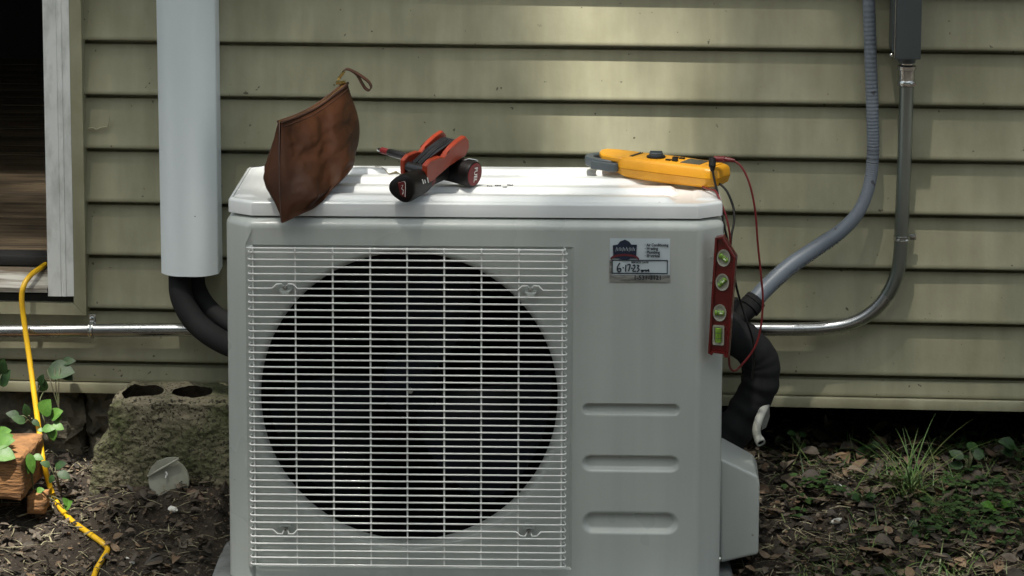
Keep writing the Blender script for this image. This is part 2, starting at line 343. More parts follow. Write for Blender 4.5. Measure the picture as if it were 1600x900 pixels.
# door frame
df = thing('door_frame'); df.parent = house
jb = atY(95, 460, .452); jl = atY(75, 455, .452).x; jr = atY(115, 455, .452).x
mb = MB(); wj = jr-jl
pj = [(jl, .452), (jl+wj*.50, .452), (jl+wj*.52, .4535), (jl+wj*.56, .4535), (jl+wj*.58, .452), (jl+wj*.70, .452), (jl+wj*.72, .454), (jl+wj*.76, .4535), (jr, .455), (jr, .55), (jl, .60)]
mb.prism(pj[::-1], jb.z-.004, 3.0, bev=0); mb.build('jamb', M['jamb'], df, smooth=25)
mb = MB(); mb.box((jl-.004, .56, 1.75), (.010, .14, 2.6)); mb.build('stop_strip', M['dark'], df)
zt0 = atY(30, 474, .462).z
tl = atY(116, 455, .462).x; zi = atY(60, 472, .462).z; zo = atY(60, 490, .462).z
mb = MB()   # J shaped trim, mitred corner
y0, y1 = .456, .490
def strip(p0, p1, q0, q1, y, yb):
    mb.add([(p0[0], y, p0[1]), (p1[0], y, p1[1]), (q1[0], y, q1[1]), (q0[0], y, q0[1]), (p0[0], yb, p0[1]), (p1[0], yb, p1[1]), (q1[0], yb, q1[1]), (q0[0], yb, q0[1])],
           [(0, 1, 2, 3), (4, 7, 6, 5), (0, 4, 5, 1), (1, 5, 6, 2), (2, 6, 7, 3), (3, 7, 4, 0)])
tr_o = trx
strip((tl, zi), (tr_o, zo), (tl, 3.0), (tr_o, 3.0), y0, y1); mb.build('side_trim', M['trim'], df, smooth=30)
mb = MB(); strip((-3, zi), (-3, zo), (tl-.0008, zi), (tr_o-.0008, zo), y0, y1); mb.build('bottom_trim', M['trim'], df, smooth=30)
mb = MB(); mb.box(((jr+tl)/2, .53, 1.75), (tl-jr+.004, .06, 2.75)); mb.box((-1.9, .50, (zi+zo)/2+.010), (2.2, .06, .03)); mb.build('backing', M['dark'], df, smooth=0)
zs = atY(40, 422, .50).z; ze = atY(40, 455, .452).z
mb = MB(); us = lin(-2.0, jl-.001, 60)
pr = [(.56, zs+.002), (.50, zs), (.456, ze+.010), (.450, ze+.006), (.450, ze-.002), (.47, ze-.004)]
mb.add([(x, d+.0015*nz(x*5, j), z+.0015*nz(x*6, j+7)) for x in us for j, (d, z) in enumerate(pr)], [(i*6+j, (i+1)*6+j, (i+1)*6+j+1, i*6+j+1) for i in range(59) for j in range(5)])
mb.build('sill', M['sillwood'], df, smooth=30)
mb = MB(); mb.box((-1.45, .545, zf-.004), (1.4, .05, .020), bev=.003); mb.build('threshold', M['dark'], df)
mb = MB(); mb.box((-1.9, .53, 1.9), (.1, .16, 2.8)); mb.build('far_jamb', M['jamb'], df, smooth=0)

# nail heads / torn vinyl patch on the siding
mb = MB(); p = atY(150, 190, YS)
for (a, b, c, d) in ((150, 203, 168, 199), (168, 199, 171, 180), (138, 201, 150, 203)):
    q = [atY(a, b, YS-.0015+.004), atY((a+c)/2+1, (b+d)/2-2, YS+.002), atY(c, d, YS+.0025)]; mb.tube(spline(q, 5), .0016, 6)
mb.build('torn_vinyl', M['siding'], house)

# ------------------------------------------------------------------ heat pump
hp = thing('heat_pump', (0, 0, 0), UY, label='light grey outdoor heat pump with a white wire fan grille, standing on a pad', cat='heat pump')
H, C_, BZ, FZ, TZ, DEP = .427, .042, .050, .682, .700, .325
def plan(d, k=6, back=.0):
    poly = [(-H+d, DEP-d), (-H+d, .037+d*.4), (-H+C_+d*.4, d), (H-C_-d*.4, d), (H-d, .037+d*.4), (H-d, DEP-d)]
    return arcpoly(poly, [.006, .016, .020, .020, .016, .006], k)
p0 = plan(0); n0 = len(p0)
fx = max(p.x for p in p0 if abs(p.y) < 1e-6); fl = min(p.x for p in p0 if abs(p.y) < 1e-6)
mb = MB(); levels = [(BZ, .006), (BZ+.006, 0), (FZ, 0)]
for q in range(1, 7): a = math.pi/2*q/6; levels.append((FZ+.016*math.sin(a), .020*(1-math.cos(a))))
levels.append((TZ-.0015, .026))
vv = []
for z, d in levels: vv += [(p.x, p.y, z) for p in plan(d)]
jf = [j for j in range(n0) if abs(p0[j].y) < 1e-6 and abs(p0[(j+1) % n0].y) < 1e-6 and p0[(j+1) % n0].x-p0[j].x > .5][0]
ff = []
for i in range(len(levels)-1):
    for j in range(n0):
        if i == 1 and j == jf: continue
        ff.append((i*n0+j, i*n0+(j+1) % n0, (i+1)*n0+(j+1) % n0, (i+1)*n0+j))
ff.append(tuple((len(levels)-1)*n0+j for j in range(n0)))
mb.add(vv, ff); 
# front: left panel with round opening
c0 = atU(638, 626, .006); fc = (c0.x, c0.z); RI = .2565; RB = .2705
xm = atU(900, 600, 0).x
g1 = atU(383, 382, 0); g2 = atU(893, 890, 0)
def rect(x0, z0, x1, z1, k=32):
    o = []
    for i in range(k): o.append((x0+(x1-x0)*i/k, z0))
    for i in range(k): o.append((x1, z0+(z1-z0)*i/k))
    for i in range(k): o.append((x1+(x0-x1)*i/k, z1))
    for i in range(k): o.append((x0, z1+(z0-z1)*i/k))
    return o
gx0, gx1_, gz0, gz1_ = g1.x, g2.x, g2.z, g1.z
rg = rect(gx0+.004, gz0+.004, gx1_-.004, gz1_-.004)
rings = [[(x, 0, z) for x, z in rect(fl, BZ+.006, xm, FZ)], [(x, 0, z) for x, z in rect(gx0, gz0, gx1_, gz1_)], [(x, .0035, z) for x, z in rg]]
ang = [math.atan2(z-fc[1], x-fc[0]) for x, z in rg]
def circ(r, y): return [(fc[0]+r*math.cos(a), y, fc[1]+r*math.sin(a)) for a in ang]
rings.append(circ(RB, .0035))
for q in range(1, 8): a = math.pi/2*q/7; rings.append(circ(RB-(RB-RI)*math.sin(a), .0035+.022*(1-math.cos(a))))
rings.append(circ(RI, .034))
nr = len(rings[0]); vv = [p for r in rings for p in r]
mb.add(vv, [(i*nr+j, i*nr+(j+1) % nr, (i+1)*nr+(j+1) % nr, (i+1)*nr+j) for i in range(len(rings)-1) for j in range(nr)])
# front: right panel with three pressed grips
pills = []
for (a, b, c, d) in ((911, 631, 1061, 649), (911, 712, 1060, 737), (911, 801, 1058, 834)):
    A = atU(a, b, 0); B = atU(c, d, 0); pills.append((A.x, B.z, B.x, A.z))
def dep(x, z):
    for x0, z0, x1, z1 in pills:
        r = (z1-z0)/2; zc = (z0+z1)/2; xx = min(max(x, x0+r), x1-r); q = math.hypot(x-xx, z-zc)/r
        if q < 1.25:
            t = min(1, max(0, (1.12-q)/.55)); t = t*t*(3-2*t)
            return .013*t*(0.55+.45*min(1, max(0, .5+(z-zc)/r*.5)))
    return 0
mb.grid(lambda x, z: (x, dep(x, z), z), lin(xm, fx, 90), lin(BZ+.006, FZ, 330))
mb.build('casing', M['enamel'], hp, smooth=35)
# lid
def lidplan(d, k=5):
    a = .012+d
    poly = [(-H+.020+a, DEP+.004-d), (-H+a*.2+.001+d, DEP-.018), (-H+a*.2+.001+d, .040), (-H+C_+a*.35, a), (H-C_-a*.35, a), (H-a*.2-.001-d, .040), (H-a*.2-.001-d, DEP-.018), (H-.020-a, DEP+.004-d)]
    return arcpoly(poly, .008, k)
lv = [(TZ+.0012, .003), (TZ+.0015, 0), (TZ+.0215, 0), (TZ+.0235, .0008), (TZ+.0255, .003), (TZ+.0265, .006)]
mb = MB(); nl = len(lidplan(0)); vv = []
for z, d in lv: vv += [(p.x, p.y, z) for p in lidplan(d)]
mb.add(vv, [(i*nl+j, i*nl+(j+1) % nl, (i+1)*nl+(j+1) % nl, (i+1)*nl+j) for i in range(len(lv)-1) for j in range(nl)] + [tuple(range(nl-1, -1, -1))])
LT = TZ+.0265; outl = lidplan(.006); ymn = min(p.y for p in outl); ymx = max(p.y for p in outl)
def xext(y):
    xs = []
    for j in range(nl):
        a, b = outl[j], outl[(j+1) % nl]
        if (a.y-y)*(b.y-y) <= 0 and abs(a.y-b.y) > 1e-9: xs.append(a.x+(b.x-a.x)*(y-a.y)/(b.y-a.y))
    return (min(xs), max(xs)) if xs else (-.37, .37)
def sm(t): t = min(1, max(0, t)); return t*t*(3-2*t)
def lidh(x, y):
    edge = sm((y-ymn)/.006)*sm((ymx-y)/.006)*sm((.425-abs(x))/.012)
    h = -.0015*edge
    for a, b in ((.030, .060), (.105, .140), (.185, .220), (.262, .296)):
        e = .355-.10*abs(y-.16); h += .0080*sm((y-a+.005)/.013)*sm((b+.003-y)/.010)*sm((e-abs(x))/.014)
    h += .003*sm((abs(x)-.378)/.006)*sm((.414-abs(x))/.006)*sm((y-.05)/.01)*sm((.29-y)/.01)
    return h
ys = lin(ymn+1e-5, ymx-1e-5, 150); ts = lin(-1, 1, 170)
def lp(y, t):
    a, b = xext(y); x = (a+b)/2+(b-a)/2*t; return (x, y, LT+lidh(x, y))
vv = [lp(y, t) for y in ys for t in ts]; n = len(ts)
mb.add(vv, [(i*n+j, i*n+j+1, (i+1)*n+j+1, (i+1)*n+j) for i in range(len(ys)-1) for j in range(n-1)])
mb.build('lid', M['lid'], hp, smooth=30)
LZ = LT+.006
# inside, fan
fan = thing('fan'); fan.parent = hp
mb = MB(); mb.lathe([(RI+.0005, .0335), (RI+.0005, .112), (RI-.004, .30)], Matrix.Translation((fc[0], 0, fc[1])) @ Matrix.Rotation(-math.pi/2, 4, 'X') @ Matrix.Scale(1, 4), 64)
mb.f = mb.f[:-2]; mb.mi = mb.mi[:-2]; mb.box((fc[0], .30, fc[1]), (.56, .004, .56)); mb.build('fan_chamber', M['inside'], hp)
mb = MB()
hcn = atU(643, 607, .07)
for b in range(3):
    a0 = 2*math.pi*b/3-.75; n = 14; m = 18; vv = []
    for i in range(n):
        r = .045+(.246-.045)*i/(n-1)
        for j in range(m):
            t = j/(m-1); sw = .35*(i/(n-1))**1.5; wdt = 1.25*(1-.12*i/(n-1)); a = a0+sw+wdt*(t-.5)
            vv.append((fc[0]+r*math.cos(a), .085+(t-.5)*.055-.012*math.sin(math.pi*t), hcn.z+r*math.sin(a)))
    mb.add(vv, [(i*m+j, i*m+j+1, (i+1)*m+j+1, (i+1)*m+j) for i in range(n-1) for j in range(m-1)])
mb.build('blade_wheel', M['black'], fan)
mb = MB(); T = Matrix.Translation((fc[0], .10, hcn.z)) @ Matrix.Rotation(math.pi/2, 4, 'X')
mb.lathe([(.052, -.03), (.052, .02), (.047, .030), (.03, .034), (.004, .036)], T, 40); mb.build('hub', M['black'], fan)
mb = MB(); mb.lathe([(.006, .035), (.006, .043), (.0035, .044), (.0035, .050), (.002, .051)], T, 6); mb.build('nut', M['chrome'], fan)

# grille
wr = thing('grille'); wr.parent = hp
yg = -.016
def ug(px, py, y=yg): return atU(px, py, y)
# corners of the wire field
TLp, TRp, BLp, BRp = ug(390, 392.5), ug(885, 399.5), ug(391, 881.5), ug(882.5, 886.5)
clips = {}
for k, (px, py) in enumerate(((445, 447), (829, 454), (446, 826), (826, 829))): q = ug(px, py); clips[k] = q
mb = MB(); NW = 45; rw = .00155
def wire(z, first=False):
    xa = (TLp.x+BLp.x)/2; xb = (TRp.x+BRp.x)/2; pts = []
    near = [q for q in clips.values() if abs(q.z-z) < .0062]
    pts += [(xa+.0015, yg+.019, z), (xa-.0012, yg+.008, z), (xa, yg+.002, z), (xa+.004, yg, z)]
    for q in sorted(near, key=lambda a: a.x):
        up = 1 if q.z > .4 else -1
        pts += [(q.x-.022, yg, z), (q.x-.014, yg, z+.0075*up), (q.x-.006, yg, z+.0080*up), (q.x-.003, yg+.007, z+.003*up), (q.x+.003, yg+.007, z+.003*up), (q.x+.006, yg, z+.0080*up), (q.x+.014, yg, z+.0075*up), (q.x+.021, yg, z)]
    pts += [(xb-.004, yg, z), (xb, yg+.002, z), (xb+.0012, yg+.008, z), (xb-.0015, yg+.019, z)]
    return pts
z1 = (TLp.z+TRp.z)/2; z2 = (BLp.z+BRp.z)/2
used = set()
zlist = [z1+(z2-z1)*i/(NW-1) for i in range(NW)]
for q in clips.values():            # dip only the nearest wire
    zn = min(zlist, key=lambda z: abs(z-q.z)); q.z = zn
for z in zlist: mb.tube(wire(z), rw, 6)
zt_ = z1+.0072; mb.tube([(p[0]+(.003 if k < 2 else (-.003 if k > 1 else 0)), p[1], zt_) for k, p in enumerate(wire(zt_+1)[:4] + wire(zt_+1)[-4:])], rw, 6)
mb.build('horizontal_wires', M['wire'], wr, smooth=60)
mb = MB()
for px in (395.5, 461.5, 520, 578.5, 636, 694, 752, 810.5, 878.5):
    a = ug(px, 500).x
    mb.tube([(a, yg+.003, zt_+.0015), (a, yg+.003, z2-.0015)], rw*1.0, 6)
    mb.tube([(a, yg-.0010, zt_), (a, yg-.0010, z1)], rw*.9, 6)
mb.build('vertical_wires', M['wire'], wr, smooth=60)
for q in clips.values():
    mb = MB(); up = 1 if q.z > .4 else -1
    mb.prism([(-.010, -.004), (.010, -.004), (.006, -.012), (-.006, -.012)][::-1] if up > 0 else [(-.010, .004), (.010, .004), (.006, .012), (-.006, .012)], 0, .018, Matrix.Translation((q.x, .003, q.z)) @ Matrix.Rotation(math.pi/2, 4, 'X'), bev=.0015)
    mb.build('clip', M['enamel'], wr, fix=True)
    mb = MB(); mb.lathe([(.004, 0), (.004, .006), (.002, .009)], Matrix.Translation((q.x, yg+.009, q.z)) @ Matrix.Rotation(math.pi/2, 4, 'X'), 12); mb.build('screw', M['chrome'], wr)

# service cover on the right side
mb = MB(); yc0, yc1 = .10, .235
A = [atU(1125, 716, yc0), atU(1184, 744, yc0), atU(1187, 757, yc0), atU(1185, 866, yc0), atU(1125, 880, yc0)]
B = [atU(1125, 681, yc1), atU(1176, 709, yc1), atU(1183, 722, yc1), atU(1183, 850, yc1), atU(1125, 860, yc1)]
for q in A+B: q.x = max(q.x, H-.003)
bm = bmesh.new(); va = [bm.verts.new(q) for q in A]; vb = [bm.verts.new(q) for q in B]
bm.faces.new(va); bm.faces.new(vb[::-1])
for i in range(5): bm.faces.new((va[i], vb[i], vb[(i+1) % 5], va[(i+1) % 5]))
bmesh.ops.recalc_face_normals(bm, faces=bm.faces[:]); bmesh.ops.bevel(bm, geom=bm.edges[:], offset=.006, segments=4, affect='EDGES', profile=.55)
me = bpy.data.meshes.new('valve_cover'); bm.to_mesh(me); bm.free(); me.materials.append(M['enamel']); me.polygons.foreach_set('use_smooth', [True]*len(me.polygons)); me.set_sharp_from_angle(angle=R(35))
vc = bpy.data.objects.new('valve_cover', me); col.objects.link(vc); vc.parent = hp
mb = MB(); q = atU(1127, 882, .03); mb.lathe([(.0055, 0), (.0055, .003), (.003, .005)], Matrix.Translation((H-.001, .055, q.z)) @ Matrix.Rotation(math.pi/2, 4, 'Y'), 10); mb.build('side_screw', M['chrome'], hp)
# small dimples pressed in the right facet
for (px, py) in ((1104, 402), (1102, 440), (1099, 487)):
    q = atU(px, py, .018); mb = MB(); mb.lathe([(.0045, -.002), (.004, 0), (.0015, .0006)], Matrix.Translation((q.x, .0155, q.z)) @ Matrix.Rotation(R(-48), 4, 'Z') @ Matrix.Rotation(math.pi/2, 4, 'X') @ Matrix.Rotation(math.pi/2*0, 4, 'Y'), 14)
    # kept shallow on the facet
    mb = MB(); n_ = Vector((.66, -.75, 0)); pc = Vector((H-C_*.5-.002, .0165, q.z)); mb.lathe([(.0034, -.001), (.0030, .0003), (.0010, .0005)], Matrix.Translation(pc) @ n_.to_track_quat('Z', 'Y').to_matrix().to_4x4(), 14); mb.build('rivet', M['enamel'], hp)

# sticker
st = thing('service_sticker'); st.parent = hp
sa, sb, sc_, sd = atU(952.5, 372), atU(1047.5, 374), atU(1046, 441), atU(952.5, 440)
SW = (sb.x+sc_.x)/2-(sa.x+sd.x)/2; SH = sa.z-(sd.z+sc_.z)/2; SX = (sa.x+sd.x)/2; SZ = (sd.z+sc_.z)/2
def S(u, v, l=0): return (SX+u*SW, -.0006-.00025*l, SZ+v*SH)
def flat(poly, l): return [S(u, v, l) for u, v in poly]
def sq(u0, v0, u1, v1): return [(u0, v0), (u1, v0), (u1, v1), (u0, v1)]
mb = MB(); us = lin(0, 1, 20); vs2 = lin(0, 1, 14)
mb.grid(lambda u, v: (SX+u*SW, -.0006-.0006*abs(nz(u*3, v*3, 5)), SZ+v*SH), us, vs2); mb.build('paper', M['paper'], st, smooth=60)
def poly(name, m, pl, l):
    mb = MB()
    for q in pl: mb.add(flat(q, l), [tuple(range(len(q)))])
    return mb.build(name, m, st, smooth=0)
poly('foil_strip', M['foil'], [sq(.0, .0, 1, .165), sq(0, .165, .035, .50)], 5)
poly('date_box', M['ink'], [sq(.035, .19, .965, .215), sq(.035, .49, .965, .515), sq(.035, .215, .052, .49), sq(.948, .215, .965, .49)], 7)
badge = [(.05, .84), (.13, .86), (.17, .93), (.25, .975), (.32, .93), (.36, .86), (.45, .86), (.44, .60), (.47, .54), (.05, .54), (.06, .64)]
poly('badge', M['navy'], [badge], 6)
an = [math.pi*i/14 for i in range(15)]
band = [(.25-.24*math.cos(a), .53+.12*math.sin(a)) for a in an] + [(.25+.22*math.cos(a), .50+.10*math.sin(a)) for a in an]
poly('badge_ribbon', M['maroon'], [band], 7)
poly('badge_foot', M['navy'], [[(.25+.11*math.cos(a), .575-.065*math.sin(a)) for a in an]], 7)
def strokes(name, m, lines, wd, l, parent=st):
    mb = MB()
    for ln in lines:
        P = [Vector((p.x, p.z)) for p in spline([(u, 0, v) for u, v in ln], 5)]
        vv = []
        for i, p in enumerate(P):
            t = P[min(i+1, len(P)-1)]-P[max(i-1, 0)]; t = Vector((t.x*SW, t.y*SH)).normalized() if t.length else Vector((1, 0)); n_ = Vector((-t.y, t.x))*wd
            x, y, z = S(p.x, p.y, l); vv += [(x+n_.x, y, z+n_.y), (x-n_.x, y, z-n_.y)]
        mb.add(vv, [(2*i, 2*i+1, 2*i+3, 2*i+2) for i in range(len(P)-1)])
    return mb.build(name, m, parent, smooth=0)
strokes('handwritten_date', M['ink'], [[(.17, .44), (.135, .36), (.13, .28), (.155, .235), (.185, .26), (.18, .31), (.14, .30)], [(.215, .33), (.24, .33)], [(.27, .40), (.265, .24)],
    [(.29, .395), (.34, .40), (.315, .25)], [(.355, .32), (.385, .32)], [(.385, .37), (.41, .395), (.42, .35), (.385, .26), (.44, .25)], [(.45, .39), (.485, .38), (.465, .33), (.49, .29), (.455, .235)],
    [(.515, .27), (.56, .275), (.53, .235), (.59, .28), (.61, .24), (.60, .28), (.65, .26), (.64, .30), (.655, .24)]], .0011, 8)
strokes('badge_name', M['paper'], [[(.10+.055*i, .70+.02*(i % 2)), (.115+.055*i, .80), (.13+.055*i, .72), (.14+.055*i, .78)] for i in range(6)], .00022, 8)
def text(s, loc, size, m, parent, rot=(math.pi/2, 0, 0), name='lettering', align='LEFT', ext=0, sx=1, bold=0):
    c = bpy.data.curves.new(name, 'FONT'); c.body = s; c.size = size; c.align_x = align; c.align_y = 'CENTER'; c.extrude = ext; c.offset = bold
    o = bpy.data.objects.new(name, c); col.objects.link(o); dg = bpy.context.evaluated_depsgraph_get(); me = bpy.data.meshes.new_from_object(o.evaluated_get(dg))
    bpy.data.objects.remove(o); me.name = name; me.materials.clear(); me.materials.append(m)
    o = bpy.data.objects.new(name, me); col.objects.link(o); o.location = loc; o.rotation_euler = rot; o.scale = (sx, 1, 1); o.parent = parent; return o
for i, s in enumerate(('· Air Conditioning', '· Heating', '· Plumbing', '· Electrical')):
    text(s, S(.58, .855-.083*i, 9), .0068, M['ink'], st, sx=.80 if i == 0 else .9, bold=.00028)
text('SERVICE DATE', S(.50, .455, 9), .0046, M['ink'], st, align='CENTER', bold=.0002)
text('1-531-2121', S(.40, .105, 11), .0105, M['ink'], st, sx=.98, bold=.0003)

# pad under the unit
pa = atZ(358, 822, .045); pb = atZ(329, 900, .045)
mb = MB(); xl = toU(pb).x
mb.prism([(xl, -.12), (.455, -.12), (.455, .33), (xl, .33)], -.06, .044, bev=.006)
pad = mb.build('equipment_pad', M['pad'], label='flat grey pad beneath the heat pump, its left edge showing', cat='pad'); pad.rotation_euler = (0, 0, UY)
for s in (-1, 1): mb = MB(); mb.box((s*.30, .16, .0475), (.06, .36, .006), bev=.002); mb.build('foot', M['steel_dull'], hp)

# ------------------------------------------------------------------ pipes, duct and box on the wall
def bezpx(pts): return [atY(a, b, y) for a, b, y in pts]
duct = thing('pipe_cover', (0, 0, 0), label='tall pale blue-grey line cover on the siding left of the heat pump', cat='pipe cover')
a = atY(252, 425, .40); b = atY(337.5, 428, .40); a2 = atY(244, 0, .40); b2 = atY(331.5, 0, .40)
zb_ = atY(292, 431.5, .39).z
def ductring(z):
    t = (z-a.z)/(a2.z-a.z); x0 = a.x+(a2.x-a.x)*t; x1 = b.x+(b2.x-b.x)*t
    return [(p.x, p.y, z) for p in arcpoly([(x0, .472), (x0-.003, .412), (x0+.020, .385), (x1-.020, .385), (x1+.003, .412), (x1, .472)], [0.001, .012, .045, .045, .012, .001], 7)]
def shell(rings, k=None):
    n = len(rings[0]); mb.add([p for r in rings for p in r], [(i*n+j, i*n+(j+1) % n, (i+1)*n+(j+1) % n, (i+1)*n+j) for i in range(len(rings)-1) for j in range(n)])
mb = MB(); shell([ductring(z) for z in (zb_, zb_+.002, zb_+.6, 2.9)])
def shrink(ring, q, z): cx = sum(p[0] for p in ring)/len(ring); cy = sum(p[1] for p in ring)/len(ring); return [(cx+(p[0]-cx)*q, cy+(p[1]-cy)*q, z) for p in ring]
r0 = ductring(zb_); shell([shrink(r0, .955, zb_+.25), shrink(r0, .955, zb_), r0])
mb.build('cover_shell', M['duct'], duct, smooth=45, fix=True)
mb = MB(); sh = ductring(zb_+.2); mb.tube([atY(305, 338, .3875), atY(305, 338, .3865)+Vector((0, -.0015, 0))], .0012, 6); mb.build('dark_fleck', M['print'], duct)
ln = thing('insulated_pipes', label='two black foam-wrapped pipes curving from the line cover behind the heat pump', cat='pipe')
mb = MB(); mb.tube(spline(bezpx([(281, 380, .43), (281, 430, .425), (284, 465, .41), (303, 500, .39), (335, 527, .37), (375, 545, .35), (440, 560, .33)]), 12), .0215, 20); mb.build('foam_pipe', M['foam'], ln)
mb = MB(); mb.tube(spline(bezpx([(306, 380, .445), (306, 430, .445), (310, 455, .44), (326, 480, .43), (350, 500, .41), (390, 520, .38), (450, 540, .35)]), 12), .017, 20); mb.build('foam_pipe', M['foam'], ln)

emt = thing('steel_conduit', label='shiny steel conduit running low along the siding and bending up to the grey box', cat='conduit')
path = spline(bezpx([(-260, 519, .447), (0, 517.5, .447), (180, 516, .447), (355, 515, .447), (700, 513.5, .447), (1120, 514.5, .447), (1240, 514.5, .447), (1290, 512.5, .447), (1330, 505, .447), (1362, 488, .447), (1386, 462, .447), (1401, 430, .447), (1407, 395, .447), (1409.5, 340, .447), (1413.5, 240, .447), (1416, 150, .447), (1417, 105, .447)]), 8)
mb = MB(); cut = max(i for i, p in enumerate(path) if p.z < .47); mb.tube(path[:cut+1], .0126, 20, cap=True); mb.build('horizontal_run', M['steel'], emt)
mb = MB(); mb.tube(path[cut:], .0134, 20); mb.build('riser', M['steel_dull'], emt)
def strap(px, py, vert, m):
    s = thing('pipe_strap'); s.parent = emt; c = atY(px, py, .447); mb = MB(); K = 1.07
    ax = 'X' if not vert else 'Z'
    T = Matrix.Translation(c) @ (Matrix.Rotation(math.pi/2, 4, 'Y') if not vert else Matrix())
    mb.lathe([(.0136, -.005), (.0156, -.0045), (.0158, -.002), (.0150, 0), (.0158, .002), (.0156, .0045), (.0136, .005)], T, 24); mb.build('band', m, s)
    mb = MB()
    if vert: mb.box(c+Vector((.018, .012, 0)), (.020, .004, .011), bev=.001); mb.lathe([(.0045, 0), (.0045, .004), (.002, .005)], Matrix.Translation(c+Vector((.0205, .010, 0.001))) @ Matrix.Rotation(math.pi/2, 4, 'X'), 10)
    else: mb.box(c+Vector((.001, .008, .019)), (.012, .005, .022), bev=.001); mb.lathe([(.0055, 0), (.0055, .004), (.002, .006)], Matrix.Translation(c+Vector((.001, .006, .021))) @ Matrix.Rotation(math.pi/2, 4, 'X'), 10)
    mb.build('tab', m, s)
strap(143, 516, False, M['chrome']); strap(1409, 372, True, M['chrome']); 
mb = MB(); c = atY(1416.5, 118, .445)
mb.lathe([(.0135, -.020), (.0165, -.019), (.0175, -.014), (.0165, -.009), (.0155, -.008), (.0155, .010), (.0178, .011), (.0178, .018), (.0150, .019), (.0130, .021), (.013, .035)], Matrix.Translation(c), 20); mb.build('connector', M['chrome'], emt)
mb = MB(); mb.tube([c+Vector((.008, -.012, -.012)), c+Vector((.012, -.021, -.013))], .004, 8); mb.build('screw', M['chrome'], emt)

bx = thing('electrical_box', label='dark grey electrical box on the siding at the top of the steel conduit', cat='electrical box')
bl = atY(1401, 84, .395); br = atY(1436, 84, .395)
mb = MB(); mb.box(((bl.x+br.x)/2-.003, .434, bl.z+.20), (br.x-bl.x+.010, .074, .40), bev=.006); mb.build('box_body', M['box'], bx)
mb = MB(); mb.box(((bl.x+br.x)/2, .3935, bl.z+.196), (br.x-bl.x+.006, .010, .412), bev=.0035); mb.build('box_lid', M['box'], bx)
mb = MB(); mb.tube([(bl.x-.004, .3895, bl.z-.006), (bl.x-.004, .3895, 1.4)], .0012, 6); mb.build('gasket_edge', M['steel'], bx)
mb = MB(); q = atY(1393, 86, .40); mb.lathe([(.0035, -.004), (.0035, .003), (.002, .0045)], Matrix.Translation(q) @ Matrix.Rotation(math.pi/2, 4, 'X'), 10); mb.build('lid_screw', M['chrome'], bx)
mb = MB(); mb.lathe([(.0155, -.012), (.017, -.004), (.017, .012)], Matrix.Translation(atY(1417, 88, .44)), 18); mb.build('hub', M['box'], bx)

fxc = thing('flexible_conduit', label='grey flexible conduit hanging down the siding and curving in behind the heat pump', cat='conduit')
fp = spline(bezpx([(1356, -300, .45), (1357, -40, .45), (1360, 80, .448), (1363, 170, .446), (1364, 240, .444), (1358, 290, .44), (1342, 330, .43), (1315, 360, .42), (1275, 388, .40), (1232, 418, .375), (1195, 452, .35), (1176, 474, .335)]), 56)
nf = len(fp); mb = MB(); mb.tube(fp, [.0115+.0045*sm((i/nf-.45)/.4)+.00030*(1 if i % 4 < 2 else -1)*(1-sm((i/nf-.45)/.2)) for i in range(nf)], 22); mb.build('hose', M['flex'], fxc)
def fidx(py, lo=0): return min(range(lo, nf), key=lambda i: abs(fp[i].z-atY(1360, py, .44).z))
mb = MB()
for py in (229, 235, 241, 248, 254):
    i = fidx(py); t = (fp[i+1]-fp[i-1]).normalized(); q = t.to_track_quat('Z', 'Y').to_matrix().to_4x4()
    mb.lathe([(.0119, -.0006), (.0124, 0), (.0119, .0006)], Matrix.Translation(fp[i]) @ q, 20)
mb.build('printed_rings', M['print'], fxc)
mb = MB(); rnd = random.Random(3)
for i in range(nf-208, nf-72, 4):
    t = (fp[i+1]-fp[i-1]).normalized(); up = Vector((0, -.75, -.66)); up = (up-t*up.dot(t)).normalized(); sd = t.cross(up)
    for k in range(2):
        if rnd.random() < .35: continue
        c = fp[i]+up*(.0163)+t*rnd.uniform(-.002, .002)+sd*(.002*k-.001)
        mb.box(c, (.0022, .0012, .0018), rot=Matrix((t, sd, up)).transposed())
mb.build('printed_lettering', M['print'], fxc)
e = fp[-1]; t = (fp[-1]-fp[-9]).normalized(); q = Matrix.Translation(e) @ t.to_track_quat('Z', 'Y').to_matrix().to_4x4()
mb = MB(); mb.lathe([(.017, -.012), (.020, -.010), (.0205, -.002), (.019, 0), (.021, .002), (.021, .012), (.018, .014), (.016, .03), (.012, .045)], q, 22); mb.build('fitting', M['foam'], fxc)
mb = MB(); cc = atU(1152, 440, .12); mb.lathe([(.030, -.02), (.028, .004), (.018, .018), (.004, .024)], Matrix.Translation((H-.004, .17, cc.z)) @ Matrix.Rotation(math.pi/2, 4, 'Y'), 24); mb.build('terminal_dome', M['enamel'], hp)

ip = thing('insulated_line_bend', label='thick black foam-wrapped line bending down beside the right edge of the heat pump', cat='pipe')
mb = MB(); mb.tube(spline(bezpx([(1085, 500, .30), (1125, 510, .31), (1160, 532, .32), (1186, 560, .33), (1189, 592, .33), (1173, 630, .33), (1148, 670, .32), (1120, 715, .31), (1110, 780, .30)]), 12), [+.034+.005*noise.noise(Vector((i*.23, 0, 0)))for i in range(97)], 24); mb.build('thick_foam', M['foam'], ip)
mb = MB(); mb.tube(spline(bezpx([(1140, 470, .34), (1152, 500, .34), (1166, 540, .345), (1172, 600, .345), (1150, 660, .33), (1110, 720, .32)]), 12), .016, 16); mb.build('thin_foam', M['foam'], ip)
mb = MB(); mb.tube(spline(bezpx([(1166, 482, .34), (1152, 500, .33), (1130, 515, .30), (1090, 520, .28)]), 8), .017, 14); mb.build('whip_end', M['foam'], ip)
dp = thing('drain_pipe', label='short white plastic drain pipe poking out below the black foam line', cat='pipe')
